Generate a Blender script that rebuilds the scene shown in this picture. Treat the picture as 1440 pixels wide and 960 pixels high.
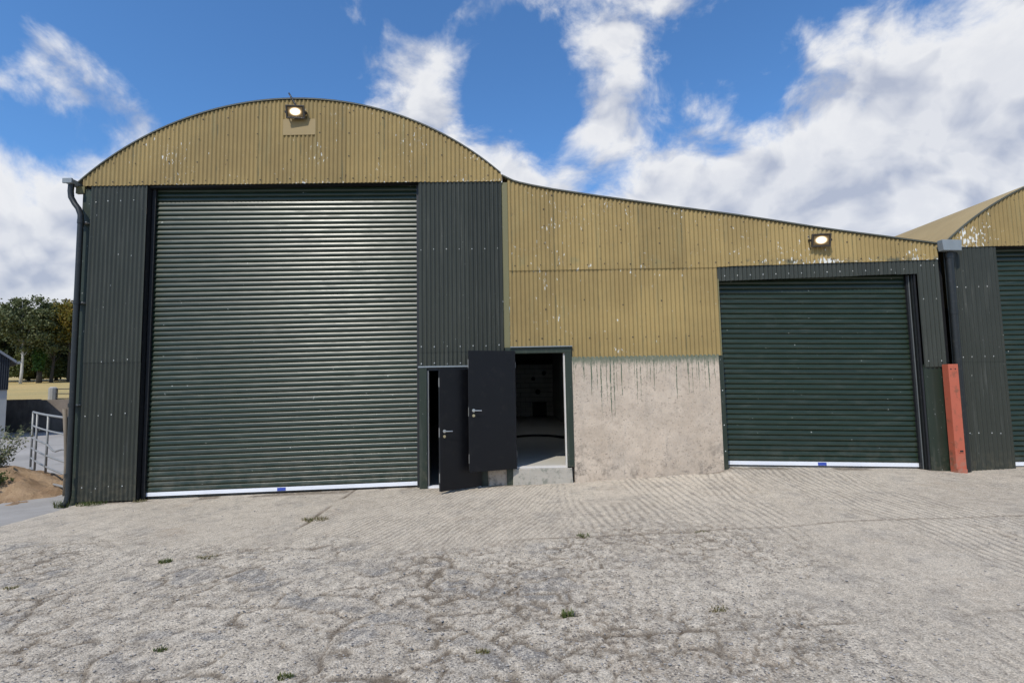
import bpy, math, random
import numpy as np
from mathutils import Vector, Matrix, Euler

for o in list(bpy.data.objects):
    bpy.data.objects.remove(o)
scene = bpy.context.scene
col = scene.collection
R = math.radians

# ------------------------------------------------------------------ camera
FPX, TH, PH = 750.0, math.atan(62 / 750), 0.018
CAM = Vector((0, -9.4, 1.75))
fw = Vector((0, math.cos(TH), math.sin(TH)))
u0 = Vector((0, -math.sin(TH), math.cos(TH)))
r0 = Vector((1, 0, 0))
up = u0 * math.cos(PH) + r0 * math.sin(PH)
rt = r0 * math.cos(PH) - u0 * math.sin(PH)
cd = bpy.data.cameras.new('camera')
cd.sensor_width = 36
cd.lens = FPX / 1440 * 36
cd.clip_start = 0.05
cd.clip_end = 3000
cam = bpy.data.objects.new('camera', cd)
col.objects.link(cam)
M = Matrix((rt, up, -fw)).transposed().to_4x4()
M.translation = CAM
cam.matrix_world = M
scene.camera = cam
scene.render.resolution_x = 1024
scene.render.resolution_y = 682


def ray(px, py):
    return (fw + rt * ((px - 720) / FPX) - up * ((py - 480) / FPX)).normalized()


# ------------------------------------------------------------------ node helper
class NT:
    def __init__(s, tree):
        s.t = tree
        s.nodes = tree.nodes
        s.nodes.clear()

    def n(s, typ, ins=None, **props):
        nd = s.nodes.new(typ)
        for k, v in props.items():
            setattr(nd, k, v)
        for k, v in (ins or {}).items():
            s.put(nd.inputs[k], v)
        return nd

    def put(s, sock, v):
        if isinstance(v, bpy.types.NodeSocket):
            s.t.links.new(v, sock)
        elif v is not None:
            if sock.type == 'RGBA' and len(v) == 3:
                v = (*v, 1)
            sock.default_value = v

    def m(s, op, a, b=None, c=None, clamp=False):
        nd = s.nodes.new('ShaderNodeMath')
        nd.operation = op
        nd.use_clamp = clamp
        for i, v in enumerate((a, b, c)):
            if v is not None:
                s.put(nd.inputs[i], v)
        return nd.outputs[0]

    def v(s, op, a, b=None):
        nd = s.nodes.new('ShaderNodeVectorMath')
        nd.operation = op
        s.put(nd.inputs[0], a)
        if b is not None:
            s.put(nd.inputs['Scale'] if op == 'SCALE' else nd.inputs[1], b)
        return nd.outputs['Value'] if op in ('DOT_PRODUCT', 'LENGTH', 'DISTANCE') else nd.outputs[0]

    def noise(s, vec, scale, detail=4, rough=0.55, dist=0.0, color=False):
        nd = s.n('ShaderNodeTexNoise', {'Vector': vec, 'Scale': scale, 'Detail': detail, 'Roughness': rough, 'Distortion': dist})
        return nd.outputs[1 if color else 0]

    def vor(s, vec, scale, feature='F1', out='Distance', rnd=1.0):
        nd = s.n('ShaderNodeTexVoronoi', {'Vector': vec, 'Scale': scale, 'Randomness': rnd}, feature=feature)
        return nd.outputs[out]

    def mix(s, f, a, b, blend='MIX'):
        nd = s.nodes.new('ShaderNodeMix')
        nd.data_type = 'RGBA'
        nd.blend_type = blend
        s.put(nd.inputs[0], f)
        s.put(nd.inputs[6], a)
        s.put(nd.inputs[7], b)
        return nd.outputs[2]

    def mr(s, v, a, b, c=0.0, d=1.0, smooth=True):
        nd = s.nodes.new('ShaderNodeMapRange')
        nd.interpolation_type = 'SMOOTHSTEP' if smooth else 'LINEAR'
        for i, x in enumerate((v, a, b, c, d)):
            s.put(nd.inputs[i], x)
        return nd.outputs[0]

    def pos(s):
        return s.n('ShaderNodeNewGeometry').outputs['Position']

    def xyz(s, vec):
        nd = s.n('ShaderNodeSeparateXYZ', {0: vec})
        return nd.outputs[0], nd.outputs[1], nd.outputs[2]

    def comb(s, x, y, z):
        return s.n('ShaderNodeCombineXYZ', {0: x, 1: y, 2: z}).outputs[0]


# ------------------------------------------------------------------ world, sun, exposure
SUN = Vector((-0.30, -0.56, 0.775)).normalized()      # towards the sun: behind the viewer, to the left
elev = math.asin(SUN.z)
azim = math.atan2(SUN.x, SUN.y)                       # clockwise from +Y
world = bpy.data.worlds.new('World')
scene.world = world
world.use_nodes = True
w = NT(world.node_tree)
sky = w.n('ShaderNodeTexSky', sky_type='NISHITA', sun_disc=False, sun_elevation=elev, sun_rotation=azim,
          altitude=50, air_density=1.0, dust_density=0.3, ozone_density=2.5)
dirv = w.v('NORMALIZE', w.n('ShaderNodeTexCoord').outputs['Generated'])
dx, dy, dz = w.xyz(dirv)
# clouds: fractal noise over the whole sky, gathered into banks and parted by blue gaps
stretch = w.comb(dx, dy, w.m('MULTIPLY', dz, 1.3))
wa = w.v('SUBTRACT', w.noise(stretch, 3.2, 2, 0.5, color=True), (0.5, 0.5, 0.5))
warp = w.v('ADD', stretch, w.v('SCALE', wa, 0.20))
n1 = w.noise(w.v('ADD', warp, (1.9, 4.1, 0.6)), 4.6, 7, 0.60)
wb = w.v('ADD', warp, w.v('SCALE', w.v('SUBTRACT', w.noise(warp, 22.0, 2, 0.6, color=True), (0.5, 0.5, 0.5)), 0.035))
pf = w.n('ShaderNodeTexVoronoi', {'Vector': wb, 'Scale': 11.0, 'Detail': 1.0, 'Roughness': 0.5}, feature='F1').outputs['Distance']
puff = w.m('SUBTRACT', 0.42, pf)
n2 = w.noise(w.v('ADD', warp, (5.3, 1.7, 2.2)), 13.0, 5, 0.64)
dens = w.m('ADD', w.m('MULTIPLY', w.m('SUBTRACT', n1, 0.5), 3.6), w.m('MULTIPLY', w.m('SUBTRACT', n2, 0.5), 1.5))
dens = w.m('ADD', w.m('ADD', dens, w.m('MULTIPLY', puff, 0.55)), w.m('ADD', 0.13, w.mr(dz, 0.34, 0.06, 0.0, 0.55)))
lobes = [  # pixel of the bank or gap, angular radius in degrees, weight
    (1080, 235, 12, 0.55), (930, 285, 12, 0.7), (1180, 280, 14, 0.55), (1340, 190, 16, 0.65), (1410, 30, 12, 0.45),
    (800, 285, 9, 0.45), (640, 195, 9, 0.65), (540, 130, 7, 0.45), (730, 245, 6, 0.30),
    (600, 35, 12, 0.12), (700, 15, 8, 0.05), (870, 45, 8, 0.40), (980, 35, 8, 0.45), (836, 125, 6, 0.10), (868, 170, 5, 0.25), (800, 60, 4, -.25),
    (45, 160, 9.5, 1.4), (125, 192, 8.5, 1.1), (60, 40, 8, -.5), (10, 350, 10, 0.75), (70, 410, 10, 0.65), (335, 130, 5, 0.45),
    (290, 40, 19, -0.75), (110, 40, 15, -0.65), (250, 150, 8, -0.40), (440, 70, 8, -0.45), (1130, 85, 11, -0.75), (1010, 125, 8, -0.6), (735, 155, 6.5, -0.85), (700, 95, 5, -.3), (770, 60, 5, -.4), (790, 200, 4, -.3),
    (850, 242, 4, -0.6), (930, 120, 6, -.4), (70, 235, 6, -0.95), (0, 228, 5, -.7), (140, 262, 6, -.7), (450, 115, 5, -.3)]
for (px, py, rad, wt) in lobes:
    d = ray(px, py)
    dot = w.v('DOT_PRODUCT', dirv, tuple(d))
    dens = w.m('ADD', dens, w.mr(dot, math.cos(R(rad * 1.15)), 1.0, 0.0, wt))
alpha = w.mr(dens, -0.22, 0.78)
# light falling on the billows from the sun's side
so_ = tuple(SUN * 0.035 + Vector((0, 0, 0.03)))
n1s = w.noise(w.v('ADD', w.v('ADD', warp, (1.9, 4.1, 0.6)), so_), 4.6, 5, 0.60)
pfs = w.n('ShaderNodeTexVoronoi', {'Vector': w.v('ADD', wb, so_), 'Scale': 11.0, 'Detail': 1.0, 'Roughness': 0.5}, feature='F1').outputs['Distance']
relief = w.m('ADD', w.m('MULTIPLY', w.m('SUBTRACT', n1, n1s), 3.0), w.m('MULTIPLY', w.m('SUBTRACT', pfs, pf), 1.3))
lum = w.m('ADD', 0.76, relief, clamp=True)
thick = w.mr(dens, 0.55, 1.5)
lum = w.m('MULTIPLY', lum, w.m('SUBTRACT', 1.0, w.m('MULTIPLY', thick, 0.26)))
cloudcol = w.mix(lum, (3.5, 3.85, 4.75), (6.7, 6.75, 6.9))
skyc = w.mix(1.0, sky.outputs[0], (0.68, 1.06, 1.38), 'MULTIPLY')
final = w.mix(w.m('MULTIPLY', alpha, 0.96), skyc, cloudcol)
bg = w.n('ShaderNodeBackground', {'Color': final, 'Strength': 0.13})
wo = w.n('ShaderNodeOutputWorld', {'Surface': bg.outputs[0]})
try:
    world.cycles.sampling_method = 'MANUAL'
    world.cycles.sample_map_resolution = 512
except Exception:
    pass

sl = bpy.data.lights.new('sun', 'SUN')
sl.energy = 3.7
sl.angle = R(0.53)
sl.color = (1.0, 0.94, 0.84)
so = bpy.data.objects.new('sun', sl)
so.rotation_euler = SUN.to_track_quat('Z', 'Y').to_euler()
so.location = (-6, -14, 16)
col.objects.link(so)
scene.view_settings.view_transform = 'Standard'
scene.view_settings.look = 'None'
scene.view_settings.exposure = 0.0
scene.view_settings.gamma = 1.0
scene.view_settings.use_curve_mapping = False
scene.render.engine = 'CYCLES'
scene.cycles.max_bounces = 8
scene.cycles.diffuse_bounces = 5


# ------------------------------------------------------------------ materials
MAT = {}


def mat(name, f, **kw):
    m = bpy.data.materials.new(name)
    m.use_nodes = True
    t = NT(m.node_tree)
    b = t.n('ShaderNodeBsdfPrincipled')
    out = t.n('ShaderNodeOutputMaterial', {'Surface': b.outputs[0]})
    f(t, b)
    MAT[name] = m
    return m


def bump(t, b, h, strength, dist):
    nd = t.n('ShaderNodeBump', {'Height': h, 'Strength': strength, 'Distance': dist})
    t.put(b.inputs['Normal'], nd.outputs[0])


def plain(name, c, rough=0.5, metal=0.0, var=0.12, scale=6.0, bmp=0.0, spec=0.5, grime=0.0):
    def f(t, b):
        p = t.pos()
        n = t.noise(p, scale, 6, 0.6)
        k = t.m('ADD', 1 - var, t.m('MULTIPLY', n, 2 * var))
        cc = t.mix(1.0, c, t.comb(k, k, k), 'MULTIPLY')
        if grime:
            g = t.mr(t.noise(p, scale * 2.3, 8, 0.7), 0.52, 0.72)
            cc = t.mix(t.m('MULTIPLY', g, grime), cc, (0.20, 0.18, 0.14))
        t.put(b.inputs['Base Color'], cc)
        t.put(b.inputs['Roughness'], t.m('ADD', rough - 0.08, t.m('MULTIPLY', t.noise(p, scale * 4, 4), 0.16)))
        b.inputs['Metallic'].default_value = metal
        b.inputs['Specular IOR Level'].default_value = spec
        if bmp:
            bump(t, b, t.noise(p, scale * 12, 6, 0.6), bmp, 0.01)
    return mat(name, f)


def tan_paint(t, b):
    p = t.pos()
    x, y, z = t.xyz(p)
    rnd = t.n('ShaderNodeObjectInfo').outputs['Random']
    big = t.noise(p, 0.9, 5, 0.6)
    c = t.mix(t.mr(big, 0.35, 0.68), (0.262, 0.188, 0.074), (0.325, 0.236, 0.094))
    k = t.m('ADD', 0.85, t.m('MULTIPLY', rnd, 0.24))
    c = t.mix(1.0, c, t.comb(k, k, k), 'MULTIPLY')
    # rain streaks running down the sheets, greenish
    sv = t.comb(t.m('MULTIPLY', x, 9.0), y, t.m('MULTIPLY', z, 0.55))
    st = t.mr(t.noise(sv, 1.0, 5, 0.65), 0.54, 0.74)
    c = t.mix(t.m('MULTIPLY', st, 0.5), c, (0.20, 0.185, 0.095))
    al = t.mr(t.noise(p, 2.2, 6, 0.7), 0.58, 0.75)
    c = t.mix(t.m('MULTIPLY', al, 0.45), c, (0.17, 0.18, 0.10))
    lapx = t.m('ABSOLUTE', t.m('SUBTRACT', t.m('FRACT', t.m('ADD', t.m('DIVIDE', t.m('SUBTRACT', x, 0.032), 0.762), 0.5)), 0.5))
    lap = t.m('MULTIPLY', t.mr(lapx, 0.022, 0.008), t.mr(t.noise(t.comb(t.m('MULTIPLY', x, 3), 0.0, t.m('MULTIPLY', z, 2.2)), 1.0, 4, 0.6), 0.42, 0.62))
    c = t.mix(t.m('MULTIPLY', lap, 0.6), c, (0.105, 0.105, 0.06))
    # flaked paint: pale undercoat in small vertical chips, gathered in patches
    fv = t.comb(t.m('MULTIPLY', x, 26.0), t.m('MULTIPLY', y, 26.0), t.m('MULTIPLY', z, 11.0))
    chips = t.noise(fv, 1.0, 4, 0.6)
    patch = t.noise(t.v('ADD', p, (3.1, 0, 7.7)), 1.15, 3, 0.5)
    # thickest along the lower sheet edges and at the corner of the right-hand gable
    eg = t.m('MULTIPLY', t.mr(t.m('ABSOLUTE', t.m('SUBTRACT', z, 5.45)), 0.06, 0.0), t.m('LESS_THAN', x, -0.1))
    e2 = t.m('MULTIPLY', t.mr(t.m('ABSOLUTE', t.m('SUBTRACT', z, 3.86)), 0.09, 0.0), t.m('GREATER_THAN', x, 4.2))
    e3 = t.m('MULTIPLY', t.mr(t.m('ABSOLUTE', t.m('SUBTRACT', x, 8.05)), 0.75, 0.15), t.m('GREATER_THAN', z, 4.0))
    e4 = t.m('MULTIPLY', t.mr(t.m('ABSOLUTE', t.m('SUBTRACT', x, 7.3)), 0.5, 0.1), t.m('LESS_THAN', z, 4.3))
    ex = t.m('MAXIMUM', t.m('MAXIMUM', t.m('MULTIPLY', eg, 0.11), t.m('MULTIPLY', e2, 0.10)), t.m('MAXIMUM', t.m('MULTIPLY', e3, 0.11), t.m('MULTIPLY', e4, 0.07)))
    fl = t.mr(t.m('ADD', t.m('ADD', chips, ex), t.m('MULTIPLY', t.m('SUBTRACT', patch, 0.5), 0.42)), 0.690, 0.715)
    gd = t.m('MULTIPLY', e2, t.mr(t.noise(p, 3.5, 6, 0.7), 0.46, 0.6))
    c = t.mix(t.m('MULTIPLY', gd, 0.8), c, (0.05, 0.065, 0.055))
    c = t.mix(fl, c, (0.62, 0.63, 0.60))
    rust = t.mr(t.noise(t.v('ADD', fv, (9, 9, 9)), 0.8, 3, 0.5), 0.70, 0.76)
    c = t.mix(t.m('MULTIPLY', rust, 0.8), c, (0.11, 0.07, 0.035))
    t.put(b.inputs['Base Color'], c)
    t.put(b.inputs['Roughness'], t.m('ADD', 0.55, t.m('MULTIPLY', big, 0.2)))
    b.inputs['Specular IOR Level'].default_value = 0.35
    bump(t, b, t.m('SUBTRACT', t.noise(p, 90, 4, 0.6), t.m('MULTIPLY', fl, 0.7)), 0.18, 0.006)


mat('tan_paint', tan_paint)


def roof_paint(t, b):
    p = t.pos()
    n = t.noise(p, 0.7, 6, 0.65)
    c = t.mix(t.mr(n, 0.3, 0.7), (0.27, 0.20, 0.095), (0.33, 0.25, 0.125))
    x, y, z = t.xyz(p)
    seam = t.m('LESS_THAN', t.m('FRACT', t.m('DIVIDE', y, 0.66)), 0.035)
    c = t.mix(t.m('MULTIPLY', seam, 0.3), c, (0.16, 0.13, 0.07))
    t.put(b.inputs['Base Color'], c)
    b.inputs['Roughness'].default_value = 0.7


mat('roof_paint', roof_paint)


def green_paint(c0, c1, rough, chips=0.73, dust=0.25, spec=0.4):
    def f(t, b):
        p = t.pos()
        x, y, z = t.xyz(p)
        rnd = t.n('ShaderNodeObjectInfo').outputs['Random']
        n = t.noise(p, 1.4, 5, 0.6)
        c = t.mix(n, c0, c1)
        k = t.m('ADD', 0.88, t.m('MULTIPLY', rnd, 0.24))
        c = t.mix(1.0, c, t.comb(k, k, k), 'MULTIPLY')
        sv = t.comb(t.m('MULTIPLY', x, 14.0), y, t.m('MULTIPLY', z, 0.8))
        st = t.mr(t.noise(sv, 1.0, 5, 0.65), 0.50, 0.78)
        c = t.mix(t.m('MULTIPLY', st, dust), c, (0.16, 0.165, 0.15))
        # splashed dirt low down on the sheets
        lo = t.m('MULTIPLY', t.mr(z, 0.75, 0.0), t.mr(t.noise(p, 9, 6, 0.7), 0.42, 0.68))
        c = t.mix(t.m('MULTIPLY', lo, 0.35), c, (0.15, 0.13, 0.09))
        fv = t.comb(t.m('MULTIPLY', x, 30.0), t.m('MULTIPLY', y, 30.0), t.m('MULTIPLY', z, 16.0))
        ch = t.mr(t.noise(fv, 1.0, 3, 0.55), chips, chips + 0.02)
        c = t.mix(t.m('MULTIPLY', ch, 0.7), c, (0.36, 0.38, 0.36))
        t.put(b.inputs['Base Color'], c)
        t.put(b.inputs['Roughness'], t.m('ADD', rough, t.m('MULTIPLY', st, 0.2)))
        b.inputs['Specular IOR Level'].default_value = spec
        bump(t, b, t.noise(p, 60, 4, 0.6), 0.08, 0.005)
    return f


mat('dark_cladding', green_paint((0.036, 0.040, 0.033), (0.049, 0.053, 0.045), 0.30, 0.735, spec=0.2))
mat('green_trim', green_paint((0.014, 0.023, 0.015), (0.022, 0.033, 0.022), 0.5, 0.715))
mat('olive_trim', green_paint((0.13, 0.125, 0.06), (0.17, 0.155, 0.075), 0.55, 0.70))


def slat_paint(t, b):
    p = t.pos()
    x, y, z = t.xyz(p)
    rnd = t.n('ShaderNodeObjectInfo').outputs['Random']
    n = t.noise(p, 1.1, 5, 0.6)
    c = t.mix(n, (0.0095, 0.0195, 0.0095), (0.0135, 0.0265, 0.0135))
    k = t.m('ADD', 0.9, t.m('MULTIPLY', rnd, 0.2))
    c = t.mix(1.0, c, t.comb(k, k, k), 'MULTIPLY')
    du = t.mr(t.noise(t.comb(t.m('MULTIPLY', x, 2.0), y, t.m('MULTIPLY', z, 14.0)), 1.0, 7, 0.7), 0.45, 0.8)
    c = t.mix(t.m('MULTIPLY', du, 0.16), c, (0.15, 0.16, 0.14))
    low = t.m('MULTIPLY', t.mr(z, 0.9, 0.0), t.mr(t.noise(p, 5, 7, 0.7), 0.40, 0.68))
    c = t.mix(t.m('MULTIPLY', low, 0.35), c, (0.13, 0.12, 0.09))
    sp = t.mr(t.noise(p, 17, 2, 0.4), 0.775, 0.79)
    c = t.mix(t.m('MULTIPLY', sp, 0.7), c, (0.4, 0.42, 0.38))
    t.put(b.inputs['Base Color'], c)
    t.put(b.inputs['Roughness'], t.m('ADD', 0.33, t.m('MULTIPLY', du, 0.16)))
    b.inputs['Specular IOR Level'].default_value = 0.5
    wav = t.noise(t.comb(t.m('MULTIPLY', x, 1.6), y, t.m('MULTIPLY', z, 9.0)), 1.0, 3, 0.5)
    bump(t, b, wav, 0.12, 0.02)


mat('shutter_paint', slat_paint)
plain('door_paint', (0.0045, 0.0047, 0.0065), 0.42, var=0.3, scale=3, grime=0.03, spec=0.28)
plain('black_steel', (0.010, 0.011, 0.013), 0.5, var=0.2, scale=5, grime=0.08)
plain('pipe_paint', (0.010, 0.012, 0.012), 0.42, var=0.2, scale=6, grime=0.15)
plain('aluminium', (0.74, 0.76, 0.80), 0.38, var=0.06, scale=8)
plain('galvanised', (0.27, 0.27, 0.26), 0.55, metal=0.3, var=0.15, scale=12)
plain('bright_steel', (0.62, 0.62, 0.60), 0.3, metal=0.9, var=0.1)
plain('brass', (0.55, 0.47, 0.30), 0.35, metal=0.8, var=0.1)
plain('screw_pale', (0.55, 0.56, 0.54), 0.5, var=0.2)
plain('screw_dark', (0.05, 0.036, 0.022), 0.7, var=0.3)
plain('blue_sticker', (0.035, 0.07, 0.36), 0.5, var=0.15, scale=60)
plain('white_edge', (0.60, 0.57, 0.53), 0.6, var=0.15, scale=9)
plain('gutter_grey', (0.20, 0.23, 0.25), 0.5, var=0.2, scale=9, grime=0.2)
plain('lamp_body', (0.045, 0.036, 0.027), 0.45, var=0.2)
plain('plate_tan', (0.27, 0.195, 0.08), 0.6, var=0.08, scale=4)
plain('rim_paint', (0.075, 0.082, 0.065), 0.6, var=0.3, scale=9, grime=0.3)
plain('guide_grey', (0.12, 0.13, 0.13), 0.5, var=0.2, scale=8, grime=0.2)
plain('rubber', (0.010, 0.010, 0.010), 0.6, var=0.2)
plain('timber_grey', (0.17, 0.14, 0.105), 0.85, var=0.3, scale=7, bmp=0.5)
plain('inner_floor', (0.46, 0.44, 0.39), 0.8, var=0.15, scale=2.0, bmp=0.15)
plain('inner_block', (0.66, 0.66, 0.62), 0.85, var=0.2, scale=3, bmp=0.4)
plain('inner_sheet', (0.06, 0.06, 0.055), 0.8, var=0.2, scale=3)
plain('cabinet_dark', (0.012, 0.012, 0.013), 0.6, var=0.2)
plain('far_cladding', (0.022, 0.026, 0.034), 0.5, var=0.2, scale=2)
plain('far_block', (0.33, 0.33, 0.32), 0.85, var=0.2, scale=1.5, bmp=0.3)
plain('far_roof', (0.20, 0.21, 0.23), 0.6, var=0.15, scale=2)


def red_paint(t, b):
    p = t.pos()
    n = t.noise(p, 5, 6, 0.65)
    c = t.mix(n, (0.40, 0.085, 0.045), (0.47, 0.125, 0.07))
    r = t.mr(t.noise(t.v('ADD', p, (4, 4, 4)), 7, 8, 0.7), 0.53, 0.68)
    c = t.mix(t.m('MULTIPLY', r, 0.75), c, (0.17, 0.075, 0.04))
    zz_ = t.xyz(p)[2]
    ft = t.m('MULTIPLY', t.mr(zz_, 0.55, 0.1), t.mr(t.noise(p, 11, 6, 0.7), 0.38, 0.6))
    c = t.mix(t.m('MULTIPLY', ft, 0.6), c, (0.25, 0.20, 0.15))
    s = t.mr(t.noise(p, 30, 5, 0.6), 0.66, 0.72)
    c = t.mix(t.m('MULTIPLY', s, 0.5), c, (0.42, 0.33, 0.27))
    t.put(b.inputs['Base Color'], c)
    b.inputs['Roughness'].default_value = 0.6
    bump(t, b, t.noise(p, 50, 5, 0.6), 0.2, 0.006)


mat('red_oxide', red_paint)


def concrete_wall(t, b):
    p = t.pos()
    x, y, z = t.xyz(p)
    n = t.noise(p, 1.7, 8, 0.65)
    c = t.mix(t.mr(n, 0.3, 0.7), (0.44, 0.36, 0.28), (0.56, 0.47, 0.375))
    gr = t.mr(t.noise(t.v('ADD', p, (2.0, 0, 5.0)), 1.1, 7, 0.65), 0.44, 0.66)
    c = t.mix(t.m('MULTIPLY', gr, 0.4), c, (0.37, 0.32, 0.265))
    mid = t.mr(t.noise(p, 8, 7, 0.7), 0.45, 0.7)
    c = t.mix(t.m('MULTIPLY', mid, 0.4), c, (0.31, 0.255, 0.20))
    vs = t.mr(t.noise(t.comb(t.m('MULTIPLY', x, 7.0), 0.0, t.m('MULTIPLY', z, 1.3)), 1.0, 8, 0.7), 0.52, 0.72)
    c = t.mix(t.m('MULTIPLY', vs, 0.4), c, (0.25, 0.225, 0.195))
    pit = t.mr(t.noise(p, 34, 5, 0.7), 0.57, 0.68)
    c = t.mix(t.m('MULTIPLY', pit, 0.6), c, (0.17, 0.14, 0.115))
    # faint board marks and hairline cracks
    cr = t.vor(t.v('ADD', p, t.v('SCALE', t.noise(p, 3, 4, 0.6, color=True), 0.35)), 1.3, 'DISTANCE_TO_EDGE')
    c = t.mix(t.m('MULTIPLY', t.mr(cr, 0.008, 0.0), 0.12), c, (0.16, 0.13, 0.11))
    # green paint that has run down from the sheets above
    wob = t.m('ADD', x, t.m('MULTIPLY', t.m('SUBTRACT', t.noise(p, 5, 2, 0.5), 0.5), 0.03))
    cols = t.noise(t.comb(t.m('MULTIPLY', wob, 30.0), 0.0, 3.0), 1.0, 2, 0.5)
    grp = t.noise(t.comb(t.m('MULTIPLY', x, 2.1), 4.0, 0.0), 1.0, 2, 0.5)
    lng = t.m('MULTIPLY', t.mr(t.m('ADD', cols, t.m('MULTIPLY', t.m('SUBTRACT', grp, 0.5), 0.45)), 0.48, 0.80, smooth=False), 1.35)
    run = t.m('GREATER_THAN', z, t.m('SUBTRACT', 2.20, lng))
    wide = t.mr(cols, 0.53, 0.58)
    topc = t.m('MULTIPLY', t.mr(t.m('ADD', z, t.m('MULTIPLY', t.noise(t.comb(t.m('MULTIPLY', x, 3.0), y, z), 7, 6, 0.7), 0.34)), 2.20, 2.36), 0.85)
    g = t.m('MAXIMUM', t.m('MULTIPLY', t.m('MULTIPLY', run, wide), t.mr(t.noise(p, 16, 5), 0.30, 0.55, 0.25, 0.95)), topc)
    c = t.mix(g, c, (0.085, 0.115, 0.075))
    # dark mould at the foot
    mo = t.m('MULTIPLY', t.mr(t.m('ADD', z, t.m('MULTIPLY', t.mr(t.m('ABSOLUTE', t.m('SUBTRACT', x, 2.35)), 1.2, 0.5), 0.35)), 0.95, 0.1), t.mr(t.noise(p, 4.0, 9, 0.8), 0.47, 0.60))
    c = t.mix(t.m('MULTIPLY', mo, 0.75), c, (0.085, 0.075, 0.065))
    t.put(b.inputs['Base Color'], c)
    b.inputs['Roughness'].default_value = 0.9
    h = t.m('SUBTRACT', t.noise(p, 24, 8, 0.7), t.m('MULTIPLY', pit, 0.5))
    bump(t, b, h, 0.6, 0.012)


mat('rendered_concrete', concrete_wall)


def step_concrete(t, b):
    p = t.pos()
    n = t.noise(p, 4, 8, 0.65)
    c = t.mix(n, (0.30, 0.28, 0.24), (0.46, 0.42, 0.36))
    gp = t.mr(t.noise(p, 6, 8, 0.75), 0.50, 0.62)
    c = t.mix(t.m('MULTIPLY', gp, 0.65), c, (0.13, 0.145, 0.115))
    t.put(b.inputs['Base Color'], c)
    b.inputs['Roughness'].default_value = 0.9
    bump(t, b, t.noise(p, 22, 8, 0.7), 0.6, 0.015)


mat('step_concrete', step_concrete)


def yard_mat(t, b):
    p = t.pos()
    x, y, z = t.xyz(p)
    wear = t.n('ShaderNodeAttribute', attribute_name='wear').outputs['Fac']
    ridge = t.n('ShaderNodeAttribute', attribute_name='ridge').outputs['Fac']
    dirt = t.n('ShaderNodeAttribute', attribute_name='dirt').outputs['Fac']
    n = t.noise(p, 0.55, 7, 0.62)
    c = t.mix(t.mr(n, 0.32, 0.68), (0.43, 0.372, 0.297), (0.53, 0.465, 0.375))
    n2 = t.noise(t.v('ADD', p, (7, 3, 1)), 2.7, 7, 0.65)
    c = t.mix(t.m('MULTIPLY', t.mr(n2, 0.48, 0.7), 0.55), c, (0.26, 0.238, 0.21))
    n3 = t.noise(t.v('ADD', p, (17, 9, 1)), 1.1, 6, 0.65)
    c = t.mix(t.m('MULTIPLY', t.mr(n3, 0.56, 0.74), 0.42), c, (0.36, 0.27, 0.185))
    pl = t.n('ShaderNodeAttribute', attribute_name='plate').outputs['Fac']
    c = t.mix(t.mr(pl, 0.5, 0.95), c, (0.52, 0.46, 0.375))
    c = t.mix(t.mr(pl, 0.5, 0.05), c, (0.255, 0.24, 0.222))
    # worn tops of the tamped ridges stay pale, grooves hold grit
    rv = t.m('ADD', ridge, t.m('MULTIPLY', t.m('SUBTRACT', t.noise(p, 30, 4, 0.6), 0.5), 0.9))
    c = t.mix(t.m('MULTIPLY', t.mr(rv, 0.25, 0.85), 0.7), c, (0.56, 0.492, 0.395))
    c = t.mix(t.m('MULTIPLY', t.mr(rv, -0.25, -0.85), 0.55), c, (0.245, 0.215, 0.178))
    # high spots scoured pale, hollows stained
    pt = t.n('ShaderNodeAttribute', attribute_name='pit').outputs['Fac']
    pf = t.m('ADD', pt, t.m('MULTIPLY', t.m('SUBTRACT', t.noise(p, 62, 6, 0.72), 0.5), 1.9))
    c = t.mix(t.m('MULTIPLY', t.mr(pf, 0.52, 0.78), t.m('ADD', 0.3, t.m('MULTIPLY', wear, 0.5))), c, (0.59, 0.525, 0.43))
    c = t.mix(t.m('MULTIPLY', t.mr(pf, 0.46, 0.20), t.m('ADD', 0.25, t.m('MULTIPLY', wear, 0.42))), c, (0.18, 0.155, 0.125))
    # aggregate showing through
    wp = t.v('ADD', p, t.v('SCALE', t.noise(p, 40, 2, 0.5, color=True), 0.012))
    sc = t.vor(wp, 50, 'F1', 'Color')
    sr = t.n('ShaderNodeSeparateColor', {0: sc}).outputs[0]
    sg = t.n('ShaderNodeSeparateColor', {0: sc}).outputs[1]
    sd = t.vor(wp, 50, 'F1', 'Distance')
    stone = t.m('MULTIPLY', t.mr(sd, 0.52, 0.40), t.m('GREATER_THAN', sr, 0.42))
    scol = t.mix(t.mr(sg, 0.15, 0.5), (0.13, 0.12, 0.115), (0.45, 0.40, 0.33))
    scol = t.mix(t.mr(sg, 0.7, 0.95), scol, (0.55, 0.51, 0.44))
    amt = t.m('MULTIPLY', stone, t.m('ADD', 0.20, t.m('MULTIPLY', wear, 0.62)))
    c = t.mix(amt, c, scol)
    sc2 = t.vor(p, 120, 'F1', 'Color')
    s2 = t.n('ShaderNodeSeparateColor', {0: sc2}).outputs[2]
    k = t.m('ADD', 0.60, t.m('MULTIPLY', s2, 0.80))
    c = t.mix(0.8, c, t.mix(1.0, c, t.comb(k, k, k), 'MULTIPLY'))
    c = t.mix(t.m('MULTIPLY', t.m('MULTIPLY', dirt, 0.95), t.mr(t.noise(p, 14, 6, 0.7), 0.28, 0.5)), c, (0.125, 0.095, 0.065))
    t.put(b.inputs['Base Color'], c)
    b.inputs['Roughness'].default_value = 0.92
    b.inputs['Specular IOR Level'].default_value = 0.25
    h = t.m('ADD', t.m('MULTIPLY', t.noise(p, 55, 8, 0.72), 1.0), t.m('MULTIPLY', amt, 0.45))
    bump(t, b, h, 0.85, 0.016)


mat('yard_concrete', yard_mat)


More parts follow.
